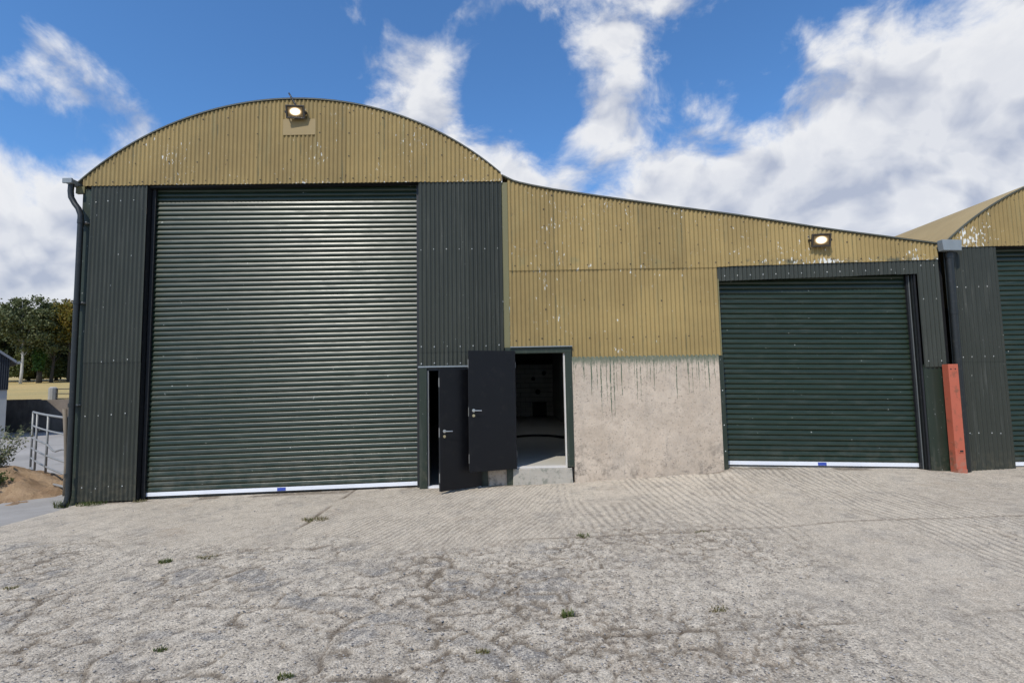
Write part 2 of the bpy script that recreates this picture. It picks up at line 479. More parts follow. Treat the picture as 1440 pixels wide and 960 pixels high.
def track_mat(t, b):
    p = t.pos()
    n = t.noise(p, 0.5, 8, 0.65)
    c = t.mix(t.mr(n, 0.3, 0.7), (0.26, 0.245, 0.225), (0.36, 0.34, 0.315))
    d = t.mr(t.noise(p, 3.0, 8, 0.7), 0.52, 0.7)
    c = t.mix(t.m('MULTIPLY', d, 0.4), c, (0.22, 0.2, 0.18))
    t.put(b.inputs['Base Color'], c)
    b.inputs['Roughness'].default_value = 0.9
    bump(t, b, t.noise(p, 20, 8, 0.7), 0.4, 0.02)


mat('track_concrete', track_mat)


def sand_mat(t, b):
    p = t.pos()
    n = t.noise(p, 2.2, 8, 0.65)
    c = t.mix(t.mr(n, 0.3, 0.7), (0.36, 0.225, 0.12), (0.52, 0.36, 0.215))
    g = t.mr(t.noise(p, 14, 5, 0.7), 0.56, 0.68)
    c = t.mix(t.m('MULTIPLY', g, 0.5), c, (0.22, 0.13, 0.07))
    t.put(b.inputs['Base Color'], c)
    b.inputs['Roughness'].default_value = 0.95
    bump(t, b, t.noise(p, 9, 9, 0.8), 1.0, 0.09)


mat('sand', sand_mat)


def field_mat(t, b):
    p = t.pos()
    n = t.noise(p, 0.12, 6, 0.65)
    c = t.mix(t.mr(n, 0.3, 0.7), (0.46, 0.33, 0.13), (0.36, 0.28, 0.11))
    x, y, z = t.xyz(p)
    st = t.noise(t.comb(t.m('MULTIPLY', x, 0.1), t.m('MULTIPLY', y, 0.9), 0.0), 1.0, 5, 0.6)
    c = t.mix(t.m('MULTIPLY', t.mr(st, 0.50, 0.68), 0.5), c, (0.19, 0.19, 0.07))
    t.put(b.inputs['Base Color'], c)
    b.inputs['Roughness'].default_value = 0.95
    bump(t, b, t.noise(p, 5, 8, 0.7), 0.8, 0.1)


mat('dry_field', field_mat)


def old_wall(t, b):
    p = t.pos()
    x, y, z = t.xyz(p)
    n = t.noise(p, 0.8, 8, 0.65)
    c = t.mix(t.mr(n, 0.3, 0.7), (0.10, 0.083, 0.066), (0.22, 0.185, 0.155))
    s = t.mr(t.noise(t.comb(t.m('MULTIPLY', x, 3), y, t.m('MULTIPLY', z, .4)), 1, 5, .6), .5, .7)
    c = t.mix(t.m('MULTIPLY', s, .5), c, (.055, .048, .04))
    t.put(b.inputs['Base Color'], c)
    b.inputs['Roughness'].default_value = 0.9
    bump(t, b, t.noise(p, 12, 8, 0.7), 0.5, 0.03)


mat('stained_wall', old_wall)


def leaf(name, c0, c1, c2):
    def f(t, b):
        p = t.pos()
        rn = t.n('ShaderNodeNewGeometry').outputs['Random Per Island']
        n = t.noise(p, 0.6, 3, 0.5)
        c = t.mix(t.mr(n, 0.35, 0.65), c0, c1)
        c = t.mix(t.mr(rn, 0.3, 1.0), c, c2)
        t.put(b.inputs['Base Color'], c)
        b.inputs['Roughness'].default_value = 0.6
        b.inputs['Specular IOR Level'].default_value = 0.3
        tr = t.n('ShaderNodeBsdfTranslucent', {'Color': c})
        mx = t.n('ShaderNodeMixShader', {0: 0.2, 1: b.outputs[0], 2: tr.outputs[0]})
        outn = [q for q in t.nodes if q.type == 'OUTPUT_MATERIAL'][0]
        t.put(outn.inputs['Surface'], mx.outputs[0])
    return mat(name, f)


leaf('leaf_dark', (0.022, 0.035, 0.012), (0.04, 0.055, 0.018), (0.06, 0.075, 0.03))
leaf('leaf_olive', (0.07, 0.09, 0.032), (0.105, 0.125, 0.05), (0.17, 0.18, 0.09))
leaf('leaf_gold', (0.16, 0.12, 0.018), (0.24, 0.15, 0.02), (0.16, 0.16, 0.03))
leaf('leaf_ivy', (0.03, 0.075, 0.014), (0.05, 0.11, 0.02), (0.08, 0.15, 0.03))
leaf('leaf_bramble', (0.05, 0.07, 0.018), (0.08, 0.095, 0.025), (0.11, 0.12, 0.035))
leaf('leaf_weed', (0.13, 0.16, 0.085), (0.18, 0.20, 0.11), (0.30, 0.28, 0.18))
leaf('blade_green', (0.05, 0.085, 0.018), (0.08, 0.11, 0.03), (0.14, 0.14, 0.05))
leaf('blade_dry', (0.16, 0.13, 0.06), (0.22, 0.18, 0.09), (0.11, 0.12, 0.04))
plain('bark_dark', (0.05, 0.042, 0.033), 0.9, var=0.3, scale=4)
plain('bark_pale', (0.46, 0.44, 0.40), 0.8, var=0.3, scale=3)
plain('pebble', (0.30, 0.28, 0.26), 0.85, var=0.45, scale=14)


def lens_mat(t, b):
    g = t.n('ShaderNodeTexCoord').outputs['Generated']
    x, y, z = t.xyz(g)
    d = t.v('LENGTH', t.comb(t.m('MULTIPLY', t.m('SUBTRACT', x, 0.5), 1.0), 0.0, t.m('MULTIPLY', t.m('SUBTRACT', z, 0.52), 0.95)))
    b.inputs['Base Color'].default_value = (0.10, 0.075, 0.04, 1)
    b.inputs['Roughness'].default_value = 0.2
    k = t.mr(d, 0.52, 0.20)
    t.put(b.inputs['Emission Color'], t.mix(k, (0.75, 0.38, 0.06), (1.0, 0.93, 0.74)))
    t.put(b.inputs['Emission Strength'], t.m('ADD', 0.04, t.m('MULTIPLY', t.m('POWER', k, 1.6), 2.6)))


mat('lit_lens', lens_mat)


def translucent_sheet(t, b):
    tr = t.n('ShaderNodeBsdfTranslucent', {'Color': (0.34, 0.34, 0.31, 1)})
    outn = [q for q in t.nodes if q.type == 'OUTPUT_MATERIAL'][0]
    t.put(outn.inputs['Surface'], tr.outputs[0])


mat('added_fill_panel', translucent_sheet)  # for the unseen panel added to let light into the lean-to


# ------------------------------------------------------------------ mesh helpers
class MB:
    def __init__(s):
        s.v, s.f = [], []

    def quad(s, a, b, c, d):
        i = len(s.v)
        s.v += [tuple(a), tuple(b), tuple(c), tuple(d)]
        s.f.append((i, i + 1, i + 2, i + 3))
        return s

    def box(s, x0, x1, y0, y1, z0, z1, bev=0.0):
        return s.prism([(x0, z0), (x1, z0), (x1, z1), (x0, z1)], y0, y1)

    def prism(s, poly, y0, y1):           # polygon in x,z (counter-clockwise seen from -y), extruded along y
        i, n = len(s.v), len(poly)
        s.v += [(p[0], y0, p[1]) for p in poly] + [(p[0], y1, p[1]) for p in poly]
        s.f.append(tuple(range(i, i + n)))
        s.f.append(tuple(range(i + 2 * n - 1, i + n - 1, -1)))
        for k in range(n):
            k2 = (k + 1) % n
            s.f.append((i + k2, i + k, i + n + k, i + n + k2))
        return s

    def tube(s, pts, rad, n=8, cap=True):
        pts = [Vector(p) for p in pts]
        rads = rad if isinstance(rad, (list, tuple)) else [rad] * len(pts)
        i = len(s.v)
        prev = None
        for k, p in enumerate(pts):
            a = pts[max(k - 1, 0)]
            c = pts[min(k + 1, len(pts) - 1)]
            tdir = (c - a).normalized()
            ref = prev if prev is not None else (Vector((0, 1, 0)) if abs(tdir.y) < 0.9 else Vector((1, 0, 0)))
            e1 = (ref - tdir * ref.dot(tdir)).normalized()
            prev = e1
            e2 = tdir.cross(e1)
            for q in range(n):
                an = 2 * math.pi * q / n
                s.v.append(tuple(p + (e1 * math.cos(an) + e2 * math.sin(an)) * rads[k]))
        for k in range(len(pts) - 1):
            for q in range(n):
                q2 = (q + 1) % n
                s.f.append((i + k * n + q, i + k * n + q2, i + (k + 1) * n + q2, i + (k + 1) * n + q))
        if cap:
            s.f.append(tuple(range(i + n - 1, i - 1, -1)))
            e = i + (len(pts) - 1) * n
            s.f.append(tuple(range(e, e + n)))
        return s

    def dome(s, x, y, z, r, h, n=6):      # screw head on a wall facing -y
        i = len(s.v)
        for q in range(n):
            a = 2 * math.pi * q / n
            s.v.append((x + r * math.cos(a), y, z + r * math.sin(a)))
        s.v.append((x, y - h, z))
        for q in range(n):
            s.f.append((i + q, i + (q + 1) % n, i + n))
        return s

    def mesh(s, name):
        me = bpy.data.meshes.new(name)
        me.from_pydata(s.v, [], s.f)
        me.update()
        return me

    def build(s, name, m, parent=None, smooth=False, bevel=0.0, auto=None):
        me = s.mesh(name)
        o = link(name, me, m, parent)
        if smooth:
            me.polygons.foreach_set('use_smooth', [True] * len(me.polygons))
            if auto:
                try:
                    me.set_sharp_from_angle(angle=R(auto))
                except Exception:
                    pass
        if bevel:
            md = o.modifiers.new('bevel', 'BEVEL')
            md.width = bevel
            md.segments = 2
            md.limit_method = 'ANGLE'
        return o


WORLD = {}


def link(name, me, m, parent=None):
    o = bpy.data.objects.new(name, me)
    col.objects.link(o)
    if m and not me.materials:
        me.materials.append(MAT[m])
    if parent is not None:
        o.parent = parent
        o.matrix_parent_inverse = WORLD.get(parent.name, Matrix()).inverted()
    return o


def empty(name, loc, label, cat, group=None):
    o = bpy.data.objects.new(name, None)
    o.empty_display_size = 0.3
    o.location = loc
    col.objects.link(o)
    WORLD[o.name] = Matrix.Translation(Vector(loc))
    return tag(o, label, cat, group)


def tag(o, label, cat, group=None):
    o['label'] = label
    o['category'] = cat
    if group:
        o['group'] = group
    return o


def structure(o):
    o['kind'] = 'structure'
    return o


def stuff(o):
    o['kind'] = 'stuff'
    return o


PITCH = 0.0762


def corr(x0, x1, zb, zt, y=0.0, amp=0.0115, rows=None, seg=8):
    """corrugated sheet facing -y, waves across x; zb and zt are functions of x"""
    k0 = math.floor(x0 / (PITCH / seg)) + 1
    xs = [x0]
    while k0 * PITCH / seg < x1 - 1e-6:
        xs.append(k0 * PITCH / seg)
        k0 += 1
    xs.append(x1)
    b = MB()
    fr = rows or (0.0, 1.0)
    nr = len(fr)
    for x in xs:
        yy = y - amp - amp * math.cos(2 * math.pi * x / PITCH)
        lo, hi = zb(x), zt(x)
        for q in fr:
            b.v.append((x, yy, lo + (hi - lo) * q))
    for i in range(len(xs) - 1):
        for q in range(nr - 1):
            a = i * nr + q
            b.f.append((a, a + nr, a + nr + 1, a + 1))
    return b


def sheets(x0, x1, zb, zt, y, m, parent, name, wave=10, jit=0.004, seed=0, amp=0.0115):
    rnd = random.Random(seed)
    wd = wave * PITCH
    xs = [x0]
    k = math.ceil((x0 + 0.25) / wd)
    while k * wd < x1 - 0.25:
        xs.append(k * wd + PITCH * 0.5)
        k += 1
    xs.append(x1)
    out = []
    for i in range(len(xs) - 1):
        a, c = xs[i], xs[i + 1] + (0.05 if i < len(xs) - 2 else 0)
        dz = rnd.uniform(-jit, jit)
        yy = y - 0.0025 * (i % 2)
        b = corr(a, c, (lambda x, dz=dz: zb(x) + dz), zt, yy, amp)
        out.append(b.build(name, m, parent, smooth=True))
    return out


def const(v):
    return lambda x: v


def lerp2(xa, za, xb, zb):
    return lambda x: za + (zb - za) * (x - xa) / (xb - xa)


def crest(x):                             # nearest ridge of the corrugation
    return round((x - PITCH * 0) / PITCH) * PITCH


def vnoise(x, y, seed=0):
    rs = np.random.RandomState(seed)
    T = rs.rand(256, 256)
    xi, yi = np.floor(x).astype(int), np.floor(y).astype(int)
    fx, fy = x - xi, y - yi
    fx = fx * fx * (3 - 2 * fx)
    fy = fy * fy * (3 - 2 * fy)
    g = lambda a, b: T[a % 256, b % 256]
    return (g(xi, yi) * (1 - fx) + g(xi + 1, yi) * fx) * (1 - fy) + (g(xi, yi + 1) * (1 - fx) + g(xi + 1, yi + 1) * fx) * fy


def fbm(x, y, oct=4, seed=0):
    s, a, t = 0, 1.0, 0
    for k in range(oct):
        s = s + a * vnoise(x * 2 ** k + 17 * k, y * 2 ** k + 5 * k, seed + k)
        t += a
        a *= 0.5
    return s / t


# ------------------------------------------------------------------ ground
GX = [-40, -12, -7.52, -6.4, -1.64, -0.54, 1.0, 3.5, 3.72, 5.38, 7.1, 7.65, 8.67, 14, 40]
GZ = [-0.30, -0.20, -0.15, -0.125, 0.005, 0.025, 0.06, 0.195, 0.255, 0.215, 0.165, 0.13, 0.165, 0.2, 0.3]


def ground_z(x, y):
    x = np.asarray(x, float)
    y = np.asarray(y, float)
    g = np.interp(x, GX, GZ)
    pl = np.clip(0.022 * x, -0.3, 0.3) - 0.01
    k = np.clip(np.exp(np.minimum(y, 0) / 1.6), 0, 1)
    return g * k + pl * (1 - k)


def smooth01(a):
    a = np.clip(a, 0, 1)
    return a * a * (3 - 2 * a)


def yard():
    xs = np.concatenate([np.arange(-7.52, -6.0, 0.03), np.arange(-6.0, 6.0, 0.0185), np.arange(6.0, 10.5, 0.03), np.arange(10.5, 30, 1.5)])
    ys = np.concatenate([np.arange(-40, -6.9, 1.5), np.arange(-6.9, 0.26, 0.034)])
    X, Y = np.meshgrid(xs, ys)
    Z = ground_z(X, Y)
    # slab joints: one running out from the big shutter, others across
    jx = np.full_like(X, 9.0)
    wob = (fbm(X * 1.3, Y * 1.3, 3, 40) - 0.5) * 0.10
    for xj in (-2.82,):
        jx = np.minimum(jx, np.abs(X - xj + wob))
    jx = jx + 0.10 * smooth01((-1.9 - Y) / 1.2)
    for yj in (-3.15, -5.55):
        jx = np.minimum(jx, np.abs(Y - yj - 0.03 * X + wob) + 0.012 + 0.10 * smooth01((0.2 - X) / 1.5))
    joint = np.exp(-(jx / 0.028) ** 2) * smooth01((fbm(X * 0.9, Y * 0.9, 3, 44) - 0.30) / 0.2)
    # tamped ridges, each slab in its own direction
    def ridges(ang, per, seed):
        q = X * math.cos(ang) - Y * math.sin(ang) + (fbm(X * 1.1, Y * 0.6, 4, seed) - 0.5) * 0.30
        return np.cos(2 * np.pi * q / per) + (fbm(X * 9, Y * 4, 2, seed + 7) - 0.5) * 1.1
    rA = ridges(R(20), 0.072, 60)
    rB = ridges(R(-2), 0.105, 61)
    rC = ridges(R(4), 0.095, 62)
    wl = smooth01((X + 2.8) / 0.1) * smooth01((1.0 - X) / 0.6)
    wm = smooth01((X - 0.4) / 0.6) * smooth01((3.0 - X) / 0.5)
    wr = smooth01((X - 2.6) / 0.4)
    rid = 0.8 * rA * wl + rB * wm + 0.9 * rC * wr
    patch = 0.25 + 0.75 * smooth01((fbm(X * 0.8, Y * 0.45, 4, 70) - 0.36) / 0.22)
    # worn, ravelled surface in the left and middle foreground
    edge = Y + 2.45 + 0.06 * X + (fbm(X * 0.7, Y * 0.7, 4, 80) - 0.5) * 1.8
    wear = smooth01(-edge / 0.8) * smooth01((3.4 - X + (fbm(X, Y, 3, 81) - .5) * 3) / 2.0)
    wear = np.maximum(wear, 0.45 * smooth01((fbm(X * 0.55, Y * 0.55, 4, 82) - 0.50) / 0.12) * smooth01((-1.6 - Y) / 1.0))
    ridge = 1.2 * rid * patch * (1 - 0.7 * wear)
    # ravelled plates: irregular rounded islands with gritty gaps
    def cell(sc, seed, el):
        rs = np.random.RandomState(seed)
        u_ = X * 0.86 + Y * 0.5 * 0 + (fbm(X * 2.2, Y * 2.2, 3, seed) - .5) * 0.55
        v_ = Y + X * 0.18 + (fbm(X * 2.2, Y * 2.2, 3, seed + 3) - .5) * 0.55
        ux, uy = u_ * sc, v_ * sc * el
        xi, yi = np.floor(ux).astype(int), np.floor(uy).astype(int)
        T1, T2 = 0.16 + 0.68 * rs.rand(128, 128), 0.16 + 0.68 * rs.rand(128, 128)
        d1 = np.full_like(X, 9.0)
        d2 = np.full_like(X, 9.0)
        T3 = np.zeros_like(X)
        T4 = rs.rand(128, 128)
        for a in (-1, 0, 1):
            for c in (-1, 0, 1):
                px = xi + a + T1[(xi + a) % 128, (yi + c) % 128]
                py = yi + c + T2[(xi + a) % 128, (yi + c) % 128]
                d = np.hypot(ux - px, uy - py)
                T3 = np.where(d < d1, T4[(xi + a) % 128, (yi + c) % 128], T3)
                d2 = np.minimum(d2, np.maximum(d, d1))
                d1 = np.minimum(d1, d)
        return d2 - d1, T3
    (ce, pid), (ce2, pid2) = cell(1.7, 90, 1.5), cell(4.2, 92, 1.25)
    leftw = wear * smooth01((2.2 - X) / 2.5)
    brk = smooth01((fbm(X * 1.3, Y * 1.3, 3, 95) - 0.30) / 0.25)
    brk2 = smooth01((fbm(X * 1.1 + 30, Y * 1.1, 3, 96) - 0.42) / 0.15)
    gap = np.clip(1.2 * (1 - smooth01(ce / 0.10)) * leftw * brk + 0.9 * (1 - smooth01(ce2 / 0.15)) * wear * brk2, 0, 1)
    plate = 0.5 + ((pid - 0.5) * 0.6 + (pid2 - 0.5) * 0.6) * leftw * smooth01(np.minimum(ce / 0.3, ce2 / 0.3 + 0.4))
    n1 = fbm(X * 6, Y * 6, 4, 30) - 0.5
    n2 = fbm(X * 22, Y * 16, 3, 31) - 0.5
    Zf = Z + (fbm(X * 0.5, Y * 0.5, 3, 20) - 0.5) * 0.03 + 0.0035 * ridge - 0.016 * joint - 0.019 * gap
    Zf += n1 * (0.006 + 0.004 * wear) + n2 * (0.006 + 0.010 * wear)
    pit = np.clip(0.5 + n2 * 1.1 + n1 * 0.3 - 0.2 * gap, 0, 1)
    fade = smooth01((Y + 0.12) / -0.35) * 0.9 + 0.1
    Zf = Z + (Zf - Z) * fade
    nx, ny = len(xs), len(ys)
    idx = np.arange(nx * ny).reshape(ny, nx)
    quads = np.stack([idx[:-1, :-1], idx[:-1, 1:], idx[1:, 1:], idx[1:, :-1]], -1).reshape(-1, 4)
    me = bpy.data.meshes.new('yard')
    me.vertices.add(nx * ny)
    me.vertices.foreach_set('co', np.stack([X, Y, Zf], -1).astype(np.float32).ravel())
    me.loops.add(quads.size)
    me.loops.foreach_set('vertex_index', quads.ravel().astype(np.int32))
    me.polygons.add(len(quads))
    me.polygons.foreach_set('loop_start', np.arange(0, quads.size, 4, dtype=np.int32))
    me.polygons.foreach_set('loop_total', np.full(len(quads), 4, np.int32))
    me.polygons.foreach_set('use_smooth', np.ones(len(quads), bool))
    me.update()
    dirt = np.clip(joint * 1.0 + gap * 0.8 + 0.8 * smooth01((Y + 0.16) / 0.16) * smooth01((fbm(X * 3, Y * 3, 3, 99) - .45) / .2), 0, 1)
    for nm, arr in (('wear', wear), ('ridge', ridge), ('dirt', dirt), ('pit', pit), ('plate', plate)):
        at = me.attributes.new(nm, 'FLOAT', 'POINT')
        at.data.foreach_set('value', arr.astype(np.float32).ravel())
    o = link('yard', me, 'yard_concrete')
    structure(o)
    return X, Y, Zf, wear


YX, YY, YZ, YW = yard()


def yard_h(x, y):
    i = int(np.argmin(np.abs(YY[:, 0] - y)))
    j = int(np.argmin(np.abs(YX[0] - x)))
    return float(YZ[i, j])


def sheet_grid(name, m, xs, ys, zf):
    X, Y = np.meshgrid(xs, ys)
    Z = zf(X, Y)
    nx, ny = len(xs), len(ys)
    idx = np.arange(nx * ny).reshape(ny, nx)
    q = np.stack([idx[:-1, :-1], idx[:-1, 1:], idx[1:, 1:], idx[1:, :-1]], -1).reshape(-1, 4)
    b = MB()
    b.v = [tuple(p) for p in np.stack([X, Y, Z], -1).reshape(-1, 3)]
    b.f = [tuple(int(k) for k in r) for r in q]
    return b.build(name, m, smooth=True)


structure(sheet_grid('farm_track', 'track_concrete', np.linspace(-60, -7.522, 60), np.concatenate([np.linspace(-40, -4, 8), np.linspace(-3, 19.6, 60)]),
                     lambda X, Y: np.interp(X, GX, GZ) - 0.02 + (fbm(X * 0.6, Y * 0.6, 3, 7) - 0.5) * 0.05))
structure(sheet_grid('ground', 'dry_field', np.linspace(-600, 600, 25), np.linspace(-300, 900, 25), lambda X, Y: np.full_like(X, -0.7)))
FIELD = lambda X, Y: np.where(Y < 20.2, 1.30, 1.30 + (Y - 20.2) * 0.052 + (fbm(X * 0.15, Y * 0.15, 3, 9) - 0.5) * 0.35 * np.clip((Y - 20) / 6, 0, 1))
structure(sheet_grid('field', 'dry_field', np.linspace(-140, -8, 70), np.concatenate([[19.75], np.linspace(20.3, 58, 40), np.linspace(62, 160, 12)]), FIELD))

# ------------------------------------------------------------------ round-roofed barn
barn = empty('round_roof_barn', (-3.95, 0, 0), 'tall barn with a curved tan gable over a big dark green roller shutter', 'barn')
CX, CZ, CR = -3.95, 1.39, 5.65


def arc1(x):
    return CZ + math.sqrt(max(CR * CR - (x - CX) ** 2, 0.01))


LT = [(-0.13, 5.53), (-0.02, 5.47), (0.08, 5.42), (0.19, 5.385), (0.41, 5.33), (0.79, 5.25), (1.16, 5.185), (1.54, 5.12), (2.28, 5.0), (3.02, 4.88), (3.77, 4.765),
      (4.14, 4.705), (4.8, 4.59), (5.43, 4.475), (6.01, 4.38), (6.67, 4.28), (7.57, 4.14), (7.66, 4.125)]


def arc2(x):
    return float(np.interp(x, [p[0] for p in LT], [p[1] for p in LT]))


def roof_mesh(prof, y0, y1, thick=0.018, amp=0.007, hole=None):
    """sheets curved along the profile; waves run across the depth"""
    step = PITCH / 4
    n = int((y1 - y0) / step)
    b = MB()
    m = len(prof)
    for j in range(n + 1):
        y = y0 + (y1 - y0) * j / n
        h = amp * math.cos(2 * math.pi * (y - y0) / PITCH)
        for (x, z) in prof:
            b.v.append((x, y, z + thick + h))
    for j in range(n):
        for i in range(m - 1):
            a = j * m + i
            if hole and hole[0] < prof[i][0] < hole[1] and hole[2] < y0 + (y1 - y0) * j / n < hole[3]:
                continue
            b.f.append((a, a + 1, a + m + 1, a + m))
    return b


prof1 = [(CX + CR * math.sin(a), CZ + CR * math.cos(a)) for a in np.linspace(-0.755, 0.738, 48)]
roof_mesh(prof1, -0.055, 16).build('roof', 'roof_paint', barn, smooth=True, auto=40)
GB = 5.455
for o in sheets(-7.70, -0.13, lerp2(-7.7, 5.485, -0.1, 5.435), lambda x: arc1(x) - 0.006, -0.018, 'tan_paint', barn, 'gable_sheet', seed=1):
    pass
# edge flashing under the roof rim
tr = MB()
for i in range(len(prof1) - 1):
    (xa, za), (xb, zb_) = prof1[i], prof1[i + 1]
    tr.quad((xa, -0.054, za + 0.002), (xb, -0.054, zb_ + 0.002), (xb, -0.054, zb_ + 0.020), (xa, -0.054, za + 0.020))
    tr.quad((xa, -0.054, za + 0.020), (xb, -0.054, zb_ + 0.020), (xb, -0.02, zb_ + 0.026), (xa, -0.02, za + 0.026))
    tr.quad((xa, -0.054, za + 0.002), (xa, 0.0, za + 0.002), (xb, 0.0, zb_ + 0.002), (xb, -0.054, zb_ + 0.002))
tr.build('roof_edge_trim', 'rim_paint', barn)
# cladding either side of the shutter
sheets(-7.57, -6.545, const(2.28), const(5.50), 0.0, 'dark_cladding', barn, 'cladding_sheet', wave=14, amp=0.0135, seed=2)
sheets(-7.57, -6.545, lerp2(-7.57, -0.12, -6.5, -0.10), const(2.33), 0.006, 'dark_cladding', barn, 'cladding_sheet', wave=14, amp=0.0135, seed=3)
sheets(-1.645, -0.15, const(2.36), const(5.48), 0.0, 'dark_cladding', barn, 'cladding_sheet', amp=0.0135, seed=4)
sheets(-1.645, -0.15, const(2.115), const(2.41), 0.006, 'dark_cladding', barn, 'cladding_sheet', amp=0.0135, seed=5)
# steel frame and jambs round the shutter
MB().box(-6.56, -6.542, 0.012, 0.30, -0.2, 5.52).build('jamb', 'black_steel', barn)
MB().box(-1.643, -1.60, 0.012, 0.30, 0.0, 5.52).build('jamb', 'black_steel', barn)
MB().box(-6.542, -1.643, 0.02, 0.30, 5.45, 5.62).build('lintel', 'black_steel', barn)
gr = MB().box(-6.54, -6.47, 0.10, 0.145, -0.16, 5.45).box(-6.54, -6.53, 0.10, 0.25, -0.16, 5.45)
gr.build('guide_rail', 'black_steel', barn)
MB().box(-1.70, -1.652, 0.10, 0.145, 0.0, 5.45).build('guide_rail', 'black_steel', barn)
MB().box(-7.74, -7.575, 0.02, 0.17, -0.2, 5.44).build('corner_post', 'green_trim', barn)
MB().box(-7.86, -7.70, 0.0, 0.06, 5.36, 5.49).build('eave_bracket', 'olive_trim', barn)


def slat_mesh(length, h):
    b = MB()
    prof = [(0.008, 0.0)]
    y = 0.002
    angs = [-62, -50, -36, -22, -8, 3, 9, 13, 16, 19, 22, 27, 40, 66]
    fr = [.05, .06, .07, .07, .08, .09, .10, .10, .10, .10, .08, .05, .03, .02]
    z = 0.001
    prof.append((y, z))
    for a_, f_ in zip(angs, fr):
        y += math.tan(R(a_)) * f_ * h
        z += f_ * h * 0.985
        prof.append((y, z))
    prof.append((0.008, h))
    nx = 6
    n = len(prof)
    for i in range(nx + 1):
        x = -length / 2 + length * i / nx
        for (y, z) in prof:
            b.v.append((x, y, z))
    for i in range(nx):
        for k in range(n - 1):
            a = i * n + k
            b.f.append((a, a + n, a + n + 1, a + 1))
    me = b.mesh('slat')
    me.polygons.foreach_set('use_smooth', [True] * len(me.polygons))
    me.set_sharp_from_angle(angle=R(45))
    me.materials.append(MAT['shutter_paint'])
    return me


def shutter(parent, xl, xr, yf, zl0, zr0, pl, pr, count, ztop, label, seed):
    """slats hang between the guides; zl0/zr0 are the top of the bottom rail at each side"""
    rnd = random.Random(seed)
    back = MB().prism([(xl - 0.04, zl0), (xr + 0.04, zr0), (xr + 0.04, ztop), (xl - 0.04, ztop)], yf + 0.012, yf + 0.03).build('roller_shutter', 'black_steel', parent)
    back['label'] = label
    me = slat_mesh(xr - xl + 0.03, (pl + pr) / 2)
    xc = (xl + xr) / 2
    for i in range(count):
        a, c = zl0 + pl * i, zr0 + pr * i
        o = link('slat', me, None, back)
        o.location = (xc, yf + rnd.uniform(-0.0015, 0.0015), (a + c) / 2 + rnd.uniform(-0.0012, 0.0012))
        o.rotation_euler = (rnd.uniform(-0.014, 0.014), -math.atan2(c - a, xr - xl) + rnd.uniform(-4e-4, 4e-4), 0)
    h = 0.066
    MB().prism([(xl, zl0 - h), (xr, zr0 - h), (xr, zr0 - 0.001), (xl, zl0 - 0.001)], yf - 0.022, yf + 0.01).build('bottom_rail', 'aluminium', back, bevel=0.003)
    MB().prism([(xl, zl0 - h - 0.02), (xr, zr0 - h - 0.02), (xr, zr0 - h - 0.001), (xl, zl0 - h - 0.001)], yf - 0.014, yf + 0.005).build('rubber_seal', 'rubber', back)
    t = 0.5
    xm, zm = xl + (xr - xl) * t, zl0 + (zr0 - zl0) * t - h / 2
    sl_ = (zr0 - zl0) / (xr - xl) * 0.075
    st = MB().prism([(xm - .075, zm - .027 - sl_), (xm + .075, zm - .027 + sl_), (xm + .075, zm + .027 + sl_), (xm - .075, zm + .027 - sl_)], yf - 0.025, yf - 0.0222).build('sticker', 'blue_sticker', back)
    st['label'] = 'small blue sticker on the bottom rail'
    return back


YS = 0.165
shutter(barn, -6.53, -1.66, YS, -0.01, 0.105, 0.0888, 0.0860, 63, 5.60, 'tall dark green roller shutter catching the sun', 11)

# personnel door beside the big shutter
MB().box(-1.64, -1.505, -0.035, 0.11, -0.02, 2.09).build('door_post', 'green_trim', barn, bevel=0.004)
MB().box(-0.575, -0.46, -0.01, 0.11, 0.0, 2.09).build('door_post', 'green_trim', barn, bevel=0.004)
MB().box(-1.655, -0.16, -0.043, 0.10, 2.092, 2.118).build('door_flashing', 'gutter_grey', barn)
MB().box(-1.503, -0.577, 0.0, 0.10, 2.04, 2.088).build('door_head', 'black_steel', barn)
MB().box(-1.503, -0.577, 0.0, 0.12, 0.005, 0.042).build('threshold', 'aluminium', barn)
MB().box(-1.503, -1.478, 0.0, 0.09, 0.045, 2.038).build('door_stop', 'galvanised', barn)
MB().box(-0.458, -0.132, 0.02, 0.20, -0.1, 2.09).build('plinth_wall', 'rendered_concrete', barn)


